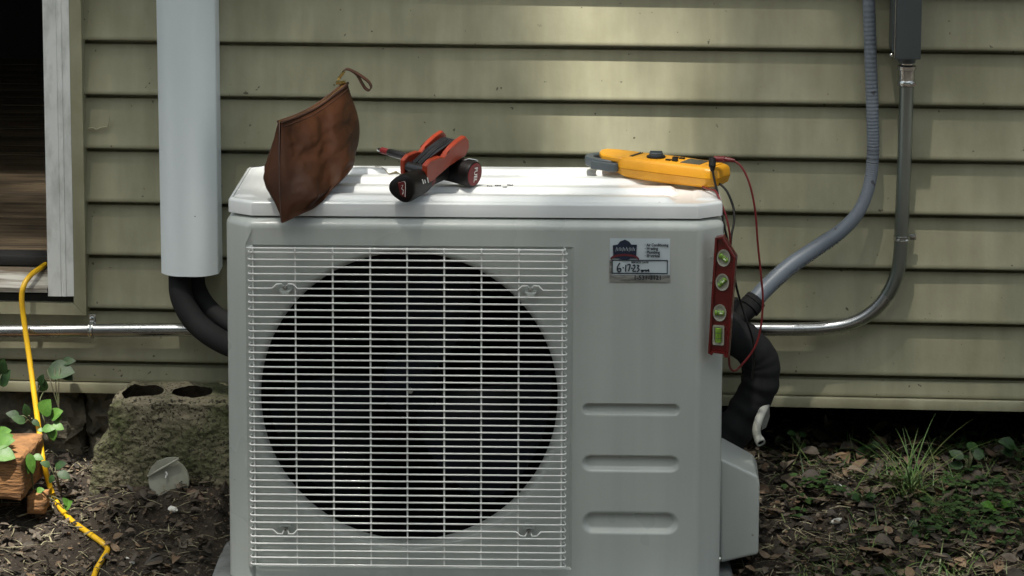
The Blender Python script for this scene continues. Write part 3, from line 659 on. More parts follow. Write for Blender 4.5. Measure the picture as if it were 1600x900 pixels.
mb = MB(); pts = spline(bezpx([(1206, 600, .36), (1197, 630, .32), (1186, 655, .28), (1182, 672, .265), (1184, 683, .26), (1189, 692, .25)]), 8)
mb.tube(pts, .0078, 18, cap=False); mb.tube(pts, .0062, 18, cap=False)
e0, e1 = pts[-1], (pts[-1]-pts[-2]).normalized(); mb.lathe([(.0062, -.0004), (.0062, .0006), (.0088, .0004), (.0088, -.010)], Matrix.Translation(e0) @ e1.to_track_quat('Z', 'Y').to_matrix().to_4x4(), 20); mb.f = mb.f[:-2]; mb.mi = mb.mi[:-2]
mb.build('tube', M['pvc'], dp)
mb = MB(); mb.tube(pts[:-1]+[pts[-1]-e1*.006], .0066, 12); mb.build('bore', M['inside'], dp)
mb = MB(); P = [atY(a, b, .35) for a, b in ((1202, 628), (1203, 650), (1197, 668), (1190, 672), (1192, 640))]; mb.add([p for p in P]+[p+Vector((0, .003, 0)) for p in P], [(0, 1, 2, 3, 4), (9, 8, 7, 6, 5)]+[(i, (i+1) % 5, 5+(i+1) % 5, 5+i) for i in range(5)]); mb.build('clip', M['pvc'], dp, smooth=0, fix=True)

# ------------------------------------------------------------------ leather pouch
bag = thing('leather_pouch', label='upright brown leather zip pouch on the left end of the heat pump lid', cat='pouch')
NB, FB = atY(440, 348.5, -.042), atZ(538, 275, LZ+.003); NT, FT = atY(437, 191, .020), atY(541, 130, .215)
la = (FB-NB); la.z = 0; la.normalize(); sn = Vector((la.y, -la.x, 0))
_bp = spline([NB, atY(470, 333, -.030), atY(488, 320, -.002), atZ(512, 301, LZ+.003), FB], 12)
def bagp(u, s, side):
    _i = min(len(_bp)-1, max(0, u*(len(_bp)-1))); _k = int(_i); b = _bp[_k].lerp(_bp[min(_k+1, len(_bp)-1)], _i-_k)
    b.z += .002*math.sin(u*9)
    t = NT.lerp(FT, u) + Vector((0, 0, -.010*math.sin(math.pi*u)))
    p = t.lerp(b, s)
    p += la*(.046*math.sin(math.pi*min(1, s*1.0)**1.15)*u**2.2 - .004*math.sin(math.pi*s)*(1-u)**2) - la*.020*s**5*u**3
    f = (s**.85)*(1-.75*sm((s-.80)/.20)) if side > 0 else (s**.60)*(1-.35*sm((s-.85)/.15)); ww = (max(0, math.sin(math.pi*min(1, max(0, u))))**.36)*(.036 if side > 0 else .060)
    if side < 0: ww *= 1-.85*sm((s-.56)/.44)*sm(1-u*2.6)
    if side < 0: ww *= 1+.55*math.exp(-((u-.1)/.15)**2)
    p += sn*side*(ww*f+.003*(1-s))
    k = sm(s*5)*sm((1-s)*6)*sm(u*8)*sm((1-u)*8)
    p += sn*side*(.0085*fbm(u*2.2+side, s*1.6, 3, 1.6, 3)+.0026*fbm(u*5, s*9, side*4, 1.3, 3))*k
    p.z += .003*fbm(u*3, s*3, side, 1, 2)*k
    return p
us = lin(0, 1, 60); ss = lin(0, 1, 44)
mb = MB()
mb.grid(lambda u, s: bagp(u, s, 1), us, ss); mb.grid(lambda u, s: bagp(1-u, s, -1), us, ss)
mb.grid(lambda u, k: bagp(u, 1, 1).lerp(bagp(u, 1, -1), k), us, lin(0, 1, 6))
bo = mb.build('pouch_body', M['leather'], bag, smooth=80, fix=True)
mb = MB(); mb.tube([bagp(0, s, 1)*.5+bagp(0, s, -1)*.5-la*.0008 for s in lin(.0, .99, 30)], .0013, 6); mb.build('side_seam', M['leather_dark'], bag)
mb = MB()
for sd in (-1, 1): mb.tube([bagp(u, 0, sd)+sn*sd*.0006+Vector((0, 0, .0008)) for u in lin(0, 1, 40)], .0024, 8)
mb.build('binding', M['leather_dark'], bag)
mb = MB(); mb.tube([(bagp(u, 0, 1)+bagp(u, 0, -1))/2+Vector((0, 0, .0006)) for u in lin(0, 1, 40)], .0016, 6); mb.build('zip_teeth', M['brass'], bag)
mb = MB(); mb.tube([bagp(u, .045, 1)+sn*.0006 for u in lin(.02, .985, 50)], .0006, 5); mb.build('stitching', M['leather_dark'], bag)
zp = thing('zip_slider'); zp.parent = bag
s0 = atY(530, 129, FT.y-.01)
mb = MB(); mb.box(s0, (.012, .010, .006), bev=.0015); mb.box(atY(537, 128, FT.y-.006), (.006, .010, .005), bev=.001); mb.build('slider', M['brass'], zp)
mb = MB(); a, b = atY(528, 125, FT.y-.014), atY(538, 111, FT.y-.014); d = (b-a); rm = Matrix.Rotation(-math.atan2(d.z, d.x), 3, 'Y')
mb.box((a+b)/2+Vector((0, 0, 0)), (d.length, .0022, .0055), rot=rm, bev=.0008); mb.tube([a+Vector((-.001, -.002, .001)), a+Vector((.002, -.003, .003)), a+Vector((.003, -.001, 0))], .0010, 6); mb.build('pull', M['brass'], zp)
def ribbon(pts, wv, th):
    P = spline(pts, 8); vv = []
    for i, p in enumerate(P):
        t = (P[min(i+1, len(P)-1)]-P[max(i-1, 0)]).normalized(); n_ = t.cross(Vector(wv)).normalized(); w_ = Vector(wv)
        vv += [p+w_+n_*th, p-w_+n_*th, p-w_-n_*th, p+w_-n_*th]
    mb.add(vv, [(i*4+j, i*4+(j+1) % 4, (i+1)*4+(j+1) % 4, (i+1)*4+j) for i in range(len(P)-1) for j in range(4)]+[(3, 2, 1, 0), tuple(len(vv)-4+j for j in range(4))])
mb = MB(); y = FT.y-.014
ribbon([atY(a, b, y) for a, b in ((536, 111), (541, 108), (549, 110), (558, 117), (565, 129), (571, 138), (577, 141), (580, 136), (577, 129), (569, 122), (560, 116), (553, 112))], (0.0008, .0042, .0008), .0010); mb.build('strap', M['leather_dark'], zp, smooth=50, fix=True)

# ------------------------------------------------------------------ cordless tool
dr = thing('cordless_tool', label='black and red cordless screwdriver lying on the lid under the orange key set', cat='power tool')
capc = atZ(741, 272.5, LZ+.0235); tipc = atY(591, 233.5, capc.y+.115)
max_ = (tipc-capc).normalized(); qm = max_.to_track_quat('Z', 'Y').to_matrix().to_4x4(); Tm = Matrix.Translation(capc) @ qm
mb = MB(); mb.lathe([(.0205, -.001), (.0222, .0), (.0232, .004), (.0232, .060), (.0225, .075), (.0195, .088), (.0165, .092)], Tm, 36); mb.build('motor_housing', M['toolblack'], dr)
mb = MB(); mb.lathe([(.0150, -.0024), (.0190, -.0022), (.0200, -.0012)], Tm, 36); mb.build('end_cap', M['toolred'], dr)
mb = MB(); mb.lathe([(.0160, .090), (.0165, .098), (.0130, .112), (.0085, .118)], Tm, 24); mb.build('nose', M['toolred'], dr)
Lt = (tipc-capc).length
mb = MB(); mb.lathe([(.0072, .110), (.0072, Lt-.028), (.0055, Lt-.022)], Tm, 16); mb.build('chuck', M['keys'], dr)
mb = MB(); mb.lathe([(.0058, Lt-.024), (.0058, Lt-.008), (.004, Lt-.006)], Tm, 16); mb.build('bit_collar', M['toolred'], dr)
mb = MB(); mb.lathe([(.0040, Lt-.010), (.0036, Lt-.001), (.002, Lt+.002)], Tm, 6); mb.build('bit', M['chrome'], dr)
# lettering on the end cap reads downwards
zc = -max_; dn = Vector((0, 0, -1)); dn = (dn-zc*dn.dot(zc)).normalized(); yv = zc.cross(dn)
def face_text(s, c, zc, xv, size, m, parent, bold=0):
    o = text(s, (0, 0, 0), size, m, parent, align='CENTER', bold=bold); yv = zc.cross(xv)
    o.rotation_euler = Matrix((xv, yv, zc)).transposed().to_euler(); o.location = c; return o
face_text('FUEL', capc+zc*.0030, zc, dn, .0125, M['white'], dr, bold=.0002)
endc = atZ(627, 295, LZ+.0245); jn = capc+max_*.058+Vector((0, 0, -.001)); ha = (endc-jn).normalized(); hl = (endc-jn).length
up = Vector((0, 0, 1)); up = (up-ha*up.dot(ha)).normalized(); rt = ha.cross(up)      # looking at the end face, right is +x
Th = Matrix.Translation(jn) @ Matrix((up.cross(ha)*-1, up, ha)).transposed().to_4x4()
hx = up.cross(ha)*-1; 
tri = lambda a: 1+.10*math.cos(3*(a))
tri2 = lambda a: 1+.085*math.cos(3*(a-(math.pi if hx.x > 0 else 0)))
mb = MB(); mb.lathe([(.0165, .0), (.0165, hl*.42), (.0170, hl*.5)], Th, 36); mb.build('grip', M['toolblack'], dr)
mb = MB(); mb.lathe([(.0175, hl*.46), (.0185, hl*.47), (.0185, hl*.53), (.0175, hl*.54)], Th, 36); mb.build('grip_band', M['toolred'], dr)
mb = MB(); mb.lathe([(.0190, hl*.53), (.0212, hl*.60), (.0242, hl*.94), (.0228, hl*.985), (.0195, hl), (.010, hl+.0006)], Th, 48, shape=tri2); mb.build('battery', M['toolblack'], dr)
xr = hx if hx.x > 0 else -hx
def eface(u, v, l): return endc+xr*u+up*v+ha*(.0012+.0003*l)
mb = MB(); q = [eface(*p, 1) for p in ((-.006, .0115), (.0095, .0145), (.0095, -.0145), (-.001, -.0105))]; mb.add(q, [(0, 1, 2, 3)]); mb.build('badge', M['toolred'], dr, smooth=0)
mb = MB()
for ln_ in ([(-.004, .010), (.0082, .0125), (.0082, -.0125)], [(.000, .006), (.004, .007), (.002, .001), (.005, -.002), (.003, -.009), (.006, -.005)]):
    P = spline([eface(a, b, 3) for a, b in ln_], 5); vv = []
    for p in P: vv += [p+xr*.0005+up*.0003, p-xr*.0005-up*.0003]
    mb.add(vv, [(2*i, 2*i+1, 2*i+3, 2*i+2) for i in range(len(P)-1)])
mb.build('badge_script', M['white'], dr, smooth=0)
mb = MB()
for k, (h0, a0, ln2) in enumerate(((.70, .25, .009), (.76, .25, .006), (.80, .3, .008))):
    c = jn+ha*hl*h0+(xr*math.cos(a0)+up*math.sin(a0))*.0243
    mb.box(c, (.0012, ln2, .0018), rot=Matrix((xr*math.cos(a0)+up*math.sin(a0), up*math.cos(a0)-xr*math.sin(a0), ha)).transposed())
mb.build('side_marks', M['white'], dr, smooth=0)
mb = MB(); c = atY(733, 252, capc.y+.012); mb.box(c, (.030, .010, .005), rot=Matrix.Rotation(R(25), 3, 'Z'), bev=.0015); mb.tube([c+Vector((-.012, -.006, .002)), c+Vector((0, -.008, .006)), c+Vector((.013, -.004, .003))], .0013, 8); mb.build('belt_clip', M['chrome'], dr)

# ------------------------------------------------------------------ folding key set
ks = thing('hex_key_set', label='folding hex key set with orange handles lying across the black tool', cat='hex keys')
L0, R0, L1, R1 = atY(634, 260, .140), atY(668, 270, .118), atY(690, 219, .215), atY(722, 229, .192)
L0, R0, L1, R1 = atY(634, 259, .055), atY(668, 268, .030), atY(691, 217, .145), atY(723, 228, .115); ax = ((L1-L0)+(R1-R0)).normalized()*((L1-L0).length+(R1-R0).length)/2; al = ax.length; axn = ax.normalized()
sd_ = (R0-L0); sd_ = (sd_-axn*sd_.dot(axn)); wd_ = sd_.length; sdn = sd_.normalized(); vn = sdn.cross(axn)
if vn.z < 0: vn = -vn
def plate(o, th, name):
    pl = [(-.012, -.006), (-.006, -.0125), (.010, -.013), (.5*al, -.0105), (al-.004, -.012), (al+.009, -.006), (al+.010, .004), (al+.002, .0115), (al-.020, .0120), (al*.62, .0105), (al*.50, .0075), (al*.40, .0050), (al*.32, .0085), (al*.2, .0105), (.006, .0125), (-.008, .010)]
    pl = [(p.x, p.y*1.5) for p in arcpoly(pl, .002, 3)]
    T = Matrix.Translation(o) @ Matrix((axn, vn, axn.cross(vn))).transposed().to_4x4()
    mb = MB(); mb.prism(pl, -th/2, th/2, T, bev=.0014); return mb.build(name, M['orange'], ks, smooth=35, fix=True)
mid0 = (L0+R0)/2
plate(mid0-sdn*wd_/2, .0090, 'handle'); plate(mid0+sdn*wd_/2, .0110, 'handle')
for o_ in (mid0, mid0+ax):
    mb = MB(); mb.tube([o_-sdn*wd_*.42, o_+sdn*wd_*.42], .0088 if o_ is mid0 else .0065, 16); mb.build('pivot', M['keys'], ks)
    mb = MB(); mb.tube([o_+sdn*(wd_/2+.002), o_+sdn*(wd_/2+.0048)], .0042, 6); mb.build('screw_head', M['keys'], ks)
for i in range(7):
    f = -.36+.72*i/6; rr = .0022+.0006*(i % 3)
    mb = MB(); mb.tube([mid0+sdn*wd_*f+axn*(.004 if i % 2 else .012)+vn*.002, mid0+sdn*wd_*(f*.95)+axn*al*.55+vn*(.0085+.0008*(i % 2)), mid0+sdn*wd_*f+axn*(al*(.93+.03*(i % 2)))+vn*.0075], rr, 6); mb.build('hex_key', M['keys'], ks, smooth=20)
mb = MB(); mb.box(mid0+axn*al*.5-vn*.004, (al*.85, wd_*.8, .004), rot=Matrix((axn, sdn, vn)).transposed()); mb.build('spine', M['keys'], ks)

# ------------------------------------------------------------------ clamp meter and test leads
cr_ = atZ(1117, 298, LZ); cl_ = atZ(966, 277.5, LZ); an_ = math.atan2(cr_.y-cl_.y, cr_.x-cl_.x)*.93
ML = .236; hw = .036
o_ = cr_ - Vector((math.cos(an_)*ML+math.sin(an_)*hw, math.sin(an_)*ML-math.cos(an_)*hw, 0)); o_.z = LZ
cm = thing('clamp_meter', o_, an_, label='yellow clamp multimeter with grey jaws lying on the right end of the lid', cat='clamp meter')
outl_ = [(0, -.026), (.030, -.028), (.048, -.037), (.13, -.036), (ML-.02, -.034), (ML, -.028), (ML, .028), (ML-.02, .034), (.13, .036), (.048, .037), (.030, .030), (0, .026)]
pl = arcpoly(outl_, [.006, .01, .02, .03, .012, .012, .012, .012, .03, .02, .01, .006], 4)
def inset(pl, d):
    cx = sum(p.x for p in pl)/len(pl); return [Vector((p.x+(d if p.x < cx else -d)*min(1, abs(p.x-cx)/.1), p.y-(d if p.y > 0 else -d)*min(1, abs(p.y)/.02))) for p in pl]
def keel(x): return .011*sm((.075-x)/.08)+.003*sm((x-.2)/.05)
def top(x): return .0365+.002*math.sin(math.pi*min(1, max(0, x/ML)))-.004*sm((.03-x)/.03)
mb = MB(); rings_ = []
for fz, d in ((0, .010), (.12, .003), (.46, .0), (.465, .0010), (.49, .0010), (.495, 0), (.84, .0012), (.95, .004), (1.0, .0075)):
    rings_.append([(p.x, p.y, keel(p.x)+(top(p.x)-keel(p.x))*fz) for p in inset(pl, d)])
shell(rings_); n = len(pl); mb.f += [tuple(range(n-1, -1, -1)), tuple((len(rings_)-1)*n+j for j in range(n))]; mb.mi += [0, 0]
mb.build('meter_body', M['yellow'], cm, smooth=40)
mb = MB(); ro = []
for i in range(40):
    a = 2*math.pi*i/40; ca, sa_ = math.cos(a), math.sin(a)
    ro.append((ca, sa_))
zj0, zj1 = .014, .030; vv = []
prj = [(1, zj0+.002), (1, zj1-.002), (.96, zj1), (.66, zj1), (.62, zj1-.002), (.62, zj0+.002), (.66, zj0), (.96, zj0)]
cxj = .004
for ca, sa_ in ro:
    for q, z in prj: vv.append((cxj+ca*(.045 if ca < 0 else .050)*(q if q > .8 else q*1.02), sa_*.036*q, z))
mb.add(vv, [(i*8+j, ((i+1) % 40)*8+j, ((i+1) % 40)*8+(j+1) % 8, i*8+(j+1) % 8) for i in range(40) for j in range(8)])
mb.build('jaw', M['grey_jaw'], cm, smooth=35, fix=True)
mb = MB(); mb.prism([(p.x, p.y) for p in arcpoly([(-.012, -.0405), (.040, -.0425), (.044, -.034), (.030, -.027), (-.010, -.030)], .003, 3)], .012, .027, bev=.0015); mb.build('jaw_trigger', M['grey_jaw'], cm, smooth=35, fix=True)
mb = MB(); mb.prism([(p.x, p.y) for p in arcpoly([(-.020, .012), (-.012, -.006), (.004, -.026), (.030, -.033), (.05, -.034), (.05, .034), (.004, .034), (-.016, .028)], .005, 3)], .028, .0375, bev=.002); mb.build('jaw_shroud', M['yellow'], cm, smooth=35, fix=True)
TZ_ = .0385
mb = MB(); mb.prism([(p.x, p.y) for p in arcpoly([(.075, -.026), (.222, -.024), (.222, .024), (.075, .026)], .008, 3)], TZ_-.002, TZ_-.0001, bev=.0004); mb.build('face_panel', M['yellow'], cm, smooth=35, fix=True)
mb = MB(); mb.lathe([(.017, -.001), (.017, .002), (.0155, .003)], Matrix.Translation((.100, 0, TZ_)), 28); mb.build('dial_ring', M['toolblack'], cm)
mb = MB(); mb.lathe([(.0125, 0), (.012, .007), (.010, .008)], Matrix.Translation((.100, 0, TZ_+.001)), 24); mb.box((.100, 0, TZ_+.009), (.022, .005, .005), rot=Matrix.Rotation(.5, 3, 'Z'), bev=.001); mb.build('dial', M['grey_jaw'], cm)
for (x, y) in ((.132, -.013), (.132, .013), (.145, -.013), (.145, .013), (.138, 0)):
    mb = MB(); mb.box((x, y, TZ_+.0008), (.010, .007, .003), bev=.001); mb.build('button', M['toolblack'], cm)
mb = MB(); mb.prism([(p.x, p.y) for p in arcpoly([(.158, -.020), (.196, -.019), (.196, .019), (.158, .020)], .002, 2)], TZ_-.001, TZ_+.0008, bev=.0004); mb.build('screen', M['screen'], cm, smooth=35, fix=True)
for (x, y, t_, s_) in ((.208, .012, 'V', .007), (.208, -.012, 'COM', .0045)):
    o2 = text(t_, (x, y, TZ_+.0009), s_, M['ink'], cm, rot=(0, 0, -math.pi/2), align='CENTER')
mb = MB()
for x in (.056, .060): mb.box((x, .004, .0385), (.0015, .040, .0012))
mb.build('grip_lines', M['ink'], cm, smooth=0)

def lead(name, px, r, m, label, extra=None):
    t = thing(name, label=label, cat='test lead'); P = spline([atY(*q) for q in px], 10); mb = MB(); mb.tube(P, r, 10); mb.build('cable', m, t)
    return t
t = lead('test_lead', [(1131, 249, .125), (1146, 251, .12), (1160, 263, .115), (1172, 290, .11), (1180, 330, .11), (1184, 380, .11), (1189, 430, .11), (1192, 470, .11), (1188, 515, .11), (1178, 545, .105), (1160, 569, .10), (1148, 579, .095), (1141, 575, .08), (1139, 560, .07), (1138, 500, .065)], .0019, M['redlead'], 'red test lead looping out to the right from its plug in the yellow meter')
mb = MB(); a, b, c = atY(1116, 249, .128), atY(1133, 249, .122), atY(1148, 251, .118)
mb.tube([a, b], .0058, 14); mb.tube([b, b.lerp(c, .5), c], [.0050, .0042, .0030], 14); mb.build('plug', M['redlead'], t)
t = lead('test_lead', [(1113, 262, .11), (1116, 280, .105), (1123, 310, .09), (1130, 345, .06), (1136, 372, .055), (1146, 415, .075), (1150, 445, .085), (1158, 475, .10), (1168, 505, .10), (1176, 530, .11), (1178, 560, .12), (1175, 590, .2)], .0020, M['rubber'], 'black test lead hanging straight down from its plug at the end of the meter')
mb = MB(); a, b = atY(1113, 247, .118), atY(1113, 260, .112); mb.tube([a, b], .0062, 14); mb.tube([b, atY(1113, 268, .11)], [.0055, .003], 14); mb.build('plug', M['rubber'], t)
lead('lead_loop', [(1098, 292, .13), (1108, 296, .11), (1118, 299, .09), (1126, 315, .07), (1135, 340, .06), (1140, 365, .055), (1142, 400, .06), (1143, 450, .07)], .0018, M['redlead'], 'red lead slack coming from beneath the meter down to the level')
lead('lead_loop', [(1118, 284, .14), (1128, 290, .13), (1138, 303, .12), (1146, 325, .11), (1147, 345, .09), (1143, 368, .07), (1140, 400, .06)], .0021, M['rubber'], 'black lead slack bowing out behind the meter down to the level')

# ------------------------------------------------------------------ torpedo level
yl = -.010
lvq = [atU(a, b, yl) for a, b in ((1119, 372), (1131, 369), (1151, 401), (1139, 558), (1134, 558), (1132, 553), (1117, 552), (1114, 556), (1108, 553))]
oc = Vector((lvq[0].x*.0+atU(1130, 463, yl).x, yl, atU(1130, 463, yl).z))
th = R(-14)
lw = frU((oc.x, oc.y+.006, oc.z)); lvt = thing('spirit_level', lw, UY+th, label='red torpedo level with four green vials upright against the heat pump corner', cat='spirit level')
pol = [((q.x-oc.x)/math.cos(th), q.z-oc.z) for q in lvq]
TX = Matrix.Rotation(math.pi/2, 4, 'X')       # xy polygon to xz, z to -y
mb = MB(); mb.prism([(p.x, p.y) for p in arcpoly(pol, [.002]*9, 2)], -.004, .004, TX, bev=.0008); mb.build('web', M['levelred'], lvt, smooth=30, fix=True)
def offs(pl, d):
    n = len(pl); out = []
    for i in range(n):
        a, b, c = Vector(pl[i-1]), Vector(pl[i]), Vector(pl[(i+1) % n]); e1 = (b-a).normalized(); e2 = (c-b).normalized(); h = Vector((e1.y, -e1.x))+Vector((e2.y, -e2.x)); out.append(b+h.normalized()*d/max(.5, h.length/2))
    return out
pi_ = offs(pol, .0042)
mb = MB(); n = len(pol); vv = []
for q, z in ((pol, -.010), (pol, .0085), (offs(pol, .0006), .0095), (offs(pol, .0036), .0095), (pi_, .0085), (pi_, -.010)): vv += [TX @ Vector((p[0], p[1], z)) for p in q]
mb.add(vv, [(i*n+j, i*n+(j+1) % n, ((i+1) % 6)*n+(j+1) % n, ((i+1) % 6)*n+j) for i in range(6) for j in range(n)]); mb.build('flange', M['levelred'], lvt, smooth=30, fix=True)
def lpos(px, py): q = atU(px, py, yl); return ((q.x-oc.x)/math.cos(th), q.z-oc.z)
for (px, py, ang, rect_) in ((1132, 403, -35, 0), (1130, 441, 45, 0), (1126, 489, 0, 0), (1124, 524, 90, 1)):
    v = thing('vial'); v.parent = lvt; u, z = lpos(px, py); v.location = (u, -.0045, z); v.scale = (1.2, 1, 1.3) if not rect_ else (1.1, 1, 1.1)
    T = Matrix.Rotation(math.pi/2, 4, 'X')
    if rect_: rg_ = [(p.x, p.y) for p in arcpoly([(-.0088, -.0155), (.0088, -.0155), (.0088, .0155), (-.0088, .0155)], .002, 3)]
    else: rg_ = [(.0095*math.cos(2*math.pi*i/28), .0112*math.sin(2*math.pi*i/28)) for i in range(28)]
    inn = [(a*.78, b*.80) for a, b in rg_]; n = len(rg_); mb = MB(); vv = []
    for q, zz in ((rg_, 0), (rg_, .003), (inn, .0025), (inn, .0004)): vv += [T @ Vector((a, b, zz)) for a, b in q]
    mb.add(vv, [(i*n+j, i*n+(j+1) % n, (i+1)*n+(j+1) % n, (i+1)*n+j) for i in range(3) for j in range(n)]+[tuple(3*n+j for j in range(n))]); mb.build('bezel', M['vialframe'], v, smooth=30, fix=True)
    a = R(ang); d = Vector((math.cos(a), 0, math.sin(a))); hl_ = .0072 if not rect_ else .0118; rv = .0036 if not rect_ else .0052
    mb = MB(); c = Vector((0, -.0022, 0)); mb.tube([c-d*hl_, c-d*hl_*.9, c+d*hl_*.9, c+d*hl_], [rv*.6, rv, rv, rv*.6], 14); mb.build('tube', M['vial'], v)
    mb = MB(); k = c+Vector((0, -rv*.6, 0))+d*(.0024 if not rect_ else .003); mb.tube([k-d*.0030, k-d*.0018, k+d*.0018, k+d*.0030], [.0006, .0017, .0017, .0006], 10); mb.build('bubble', M['bubble'], v)
    mb = MB()
    for s_ in (-1, 1): k = c+d*s_*(.0026 if not rect_ else .0042); mb.tube([k-d*.0003, k+d*.0003], rv*1.06, 14)
    mb.build('graduation', M['ink'], v)
u, z = lpos(1128, 464)
text('LEVEL', (0, 0, 0), .001, M['levelred'], lvt) if False else None

# ------------------------------------------------------------------ debris on the lid
for i, (px, py, s_, lb) in enumerate(((765, 295.5, .0035, 'tiny black crumb on the lid, nearest the tool end cap'), (778, 295, .0042, 'tiny black crumb on the lid, second out from the tool'), (789, 296.5, .0030, 'smallest black crumb in the row on the lid'), (797, 294, .0040, 'dark crumb on the lid farthest from the tool'), (736, 300.5, .0016, 'single dark speck on the lid in front of the tool end cap'))):
    q = atZ(px, py, LZ-.004); rnd = random.Random(i); mb = MB()
    for k in range(3):
        bm = bmesh.new(); bmesh.ops.create_icosphere(bm, subdivisions=1, radius=s_*.55)
        for v in bm.verts: v.co *= rnd.uniform(.5, 1.2); v.co.x += s_*(k-1)*.9; v.co.z *= .6; v.co.y += s_*rnd.uniform(-.4, .4)
        bm.verts.index_update(); mb.add([v.co.copy() for v in bm.verts], [[a.index for a in f.verts] for f in bm.faces]); bm.free()
    q2 = toU(q); hh = LT+lidh(q2.x, q2.y)
    o2 = mb.build('crumb', M['print'], None, smooth=0, label=lb, cat='crumb', group='dark crumbs on the lid'); o2.location = (q.x, q.y, hh+s_*.3)
tw = thing('dry_sprig', label='thin dry grey sprig lying on the lid left of the tool', cat='sprig')
mb = MB(); pp = []
for px, py in ((586, 262), (598, 263.5), (608, 267), (618, 271), (628, 274)):
    q = atZ(px, py, LZ); q2 = toU(q); pp.append(Vector((q.x, q.y, LT+lidh(q2.x, q2.y)+.0015)))
mb.tube(spline(pp, 6), [.0007+.0009*sm((i-8)/8) for i in range(25)], 6)
mb.tube([pp[2], pp[2]+Vector((.012, .010, .002)), pp[3]+Vector((.008, .012, .002))], [.0015, .0025, .0008], 6); mb.build('stalk', M['steel_dull'] if False else M['straw'], tw)

# ------------------------------------------------------------------ ground-level things
def atG(px, py):
    d = ray(px, py); t = 3.6/d.y
    while t*d.y < 7:
        p = CAM+d*t
        if p.z < gz(p.x, p.y): return Vector((p.x, p.y, gz(p.x, p.y)))
        t += .004/d.y
    return CAM+d*t
def leafmesh(mb, base, direction, up, L, W, fold=.25, droop=.3, n=7, tip=1.0, lob=0):
    d = Vector(direction).normalized(); u = Vector(up); u = (u-d*u.dot(d)).normalized(); s = d.cross(u); vv = []
    for i in range(n+1):
        t = i/n; w_ = W*.5*(math.sin(math.pi*t**.75)**.8 if 0 < t < 1 else 0.02)*(1+lob*math.sin(t*20))
        c = Vector(base)+d*L*t*(1-.1*droop*t)-u*L*droop*t*t*.5
        vv += [c+s*w_+u*w_*fold, c, c-s*w_+u*w_*fold]
    mb.add(vv, [(i*3+j, i*3+j+1, (i+1)*3+j+1, (i+1)*3+j) for i in range(n) for j in range(2)])

# cinder block
yb0 = .335; ba, bb_ = atY(146, 700, yb0), atY(365, 700, yb0); ztb = atY(250, 625, yb0).z; zbb = atY(250, 790, yb0).z
zrear = ztb
yb1 = .4595
x0b, x1b = ba.x, bb_.x+.06
bm = bmesh.new(); nx, ny, nz_ = 54, 26, 34
bmesh.ops.create_cube(bm, size=1); bmesh.ops.subdivide_edges(bm, edges=bm.edges[:], cuts=64, use_grid_fill=True)
for v in bm.verts:
    u, t, s_ = v.co.x+.5, v.co.y+.5, v.co.z+.5
    x = x0b+(x1b-x0b)*u; y = yb0+(yb1-yb0)*t; z = zbb+(ztb-zbb)*s_
    k = math.exp(-u*9)
    x += k*(.028*sm((s_-.52)/.12) - .012*sm((.5-s_)/.4))            # broken away upper left corner
    r = Vector((fbm(x, y, z, 30, 4), fbm(x+3, y, z, 30, 4), fbm(x, y+3, z, 30, 4)))
    z -= .014*k*sm((s_-.7)/.3)*(1+2*fbm(x, y, 1, 30, 3))
    v.co = Vector((x, y, z))+r*.0024+Vector((0, 1, .4))*.0030*fbm(x, y, z, 95, 3)
    e = sorted([abs(u-.5), abs(t-.5), abs(s_-.5)])[1]
    v.co -= (Vector((x, y, z))-Vector(((x0b+x1b)/2, (yb0+yb1)/2, (zbb+ztb)/2))).normalized()*.0055*sm((e-.46)/.04)
bmesh.ops.recalc_face_normals(bm, faces=bm.faces[:]); me = bpy.data.meshes.new('t'); bm.to_mesh(me); bm.free(); tb = bpy.data.objects.new('t', me); col.objects.link(tb)
cut = MB(); ym = atZ(250, 611, ztb).y
for a, b in ((189, 256), (268, 332)):
    c0_, c1_ = atY(a, 612, ym), atY(b, 612, ym); cut.lathe([((c1_.x-c0_.x)/2*.93, -.19), ((c1_.x-c0_.x)/2, .08)], Matrix.Translation(((c0_.x+c1_.x)/2, ym+.002, ztb)) @ Matrix.Scale(.082/(c1_.x-c0_.x), 4, (0, 1, 0)), 28)
co = cut.build('c', M['block'], smooth=0, fix=True); md = tb.modifiers.new('b', 'BOOLEAN'); md.object = co; md.operation = 'DIFFERENCE'; md.solver = 'EXACT'
dg = bpy.context.evaluated_depsgraph_get(); me2 = bpy.data.meshes.new_from_object(tb.evaluated_get(dg)); bpy.data.objects.remove(tb); bpy.data.objects.remove(co)
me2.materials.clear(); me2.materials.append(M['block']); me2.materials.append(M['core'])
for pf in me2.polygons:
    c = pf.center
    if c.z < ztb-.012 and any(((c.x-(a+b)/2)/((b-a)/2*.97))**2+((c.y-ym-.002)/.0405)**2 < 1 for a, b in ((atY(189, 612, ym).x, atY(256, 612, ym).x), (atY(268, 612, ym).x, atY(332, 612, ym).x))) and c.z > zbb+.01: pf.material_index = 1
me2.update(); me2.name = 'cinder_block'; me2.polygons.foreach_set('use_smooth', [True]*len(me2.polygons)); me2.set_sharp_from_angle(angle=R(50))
blk = bpy.data.objects.new('cinder_block', me2); col.objects.link(blk); tag(blk, 'mossy grey cinder block with two open cores, left of the heat pump', 'cinder block')

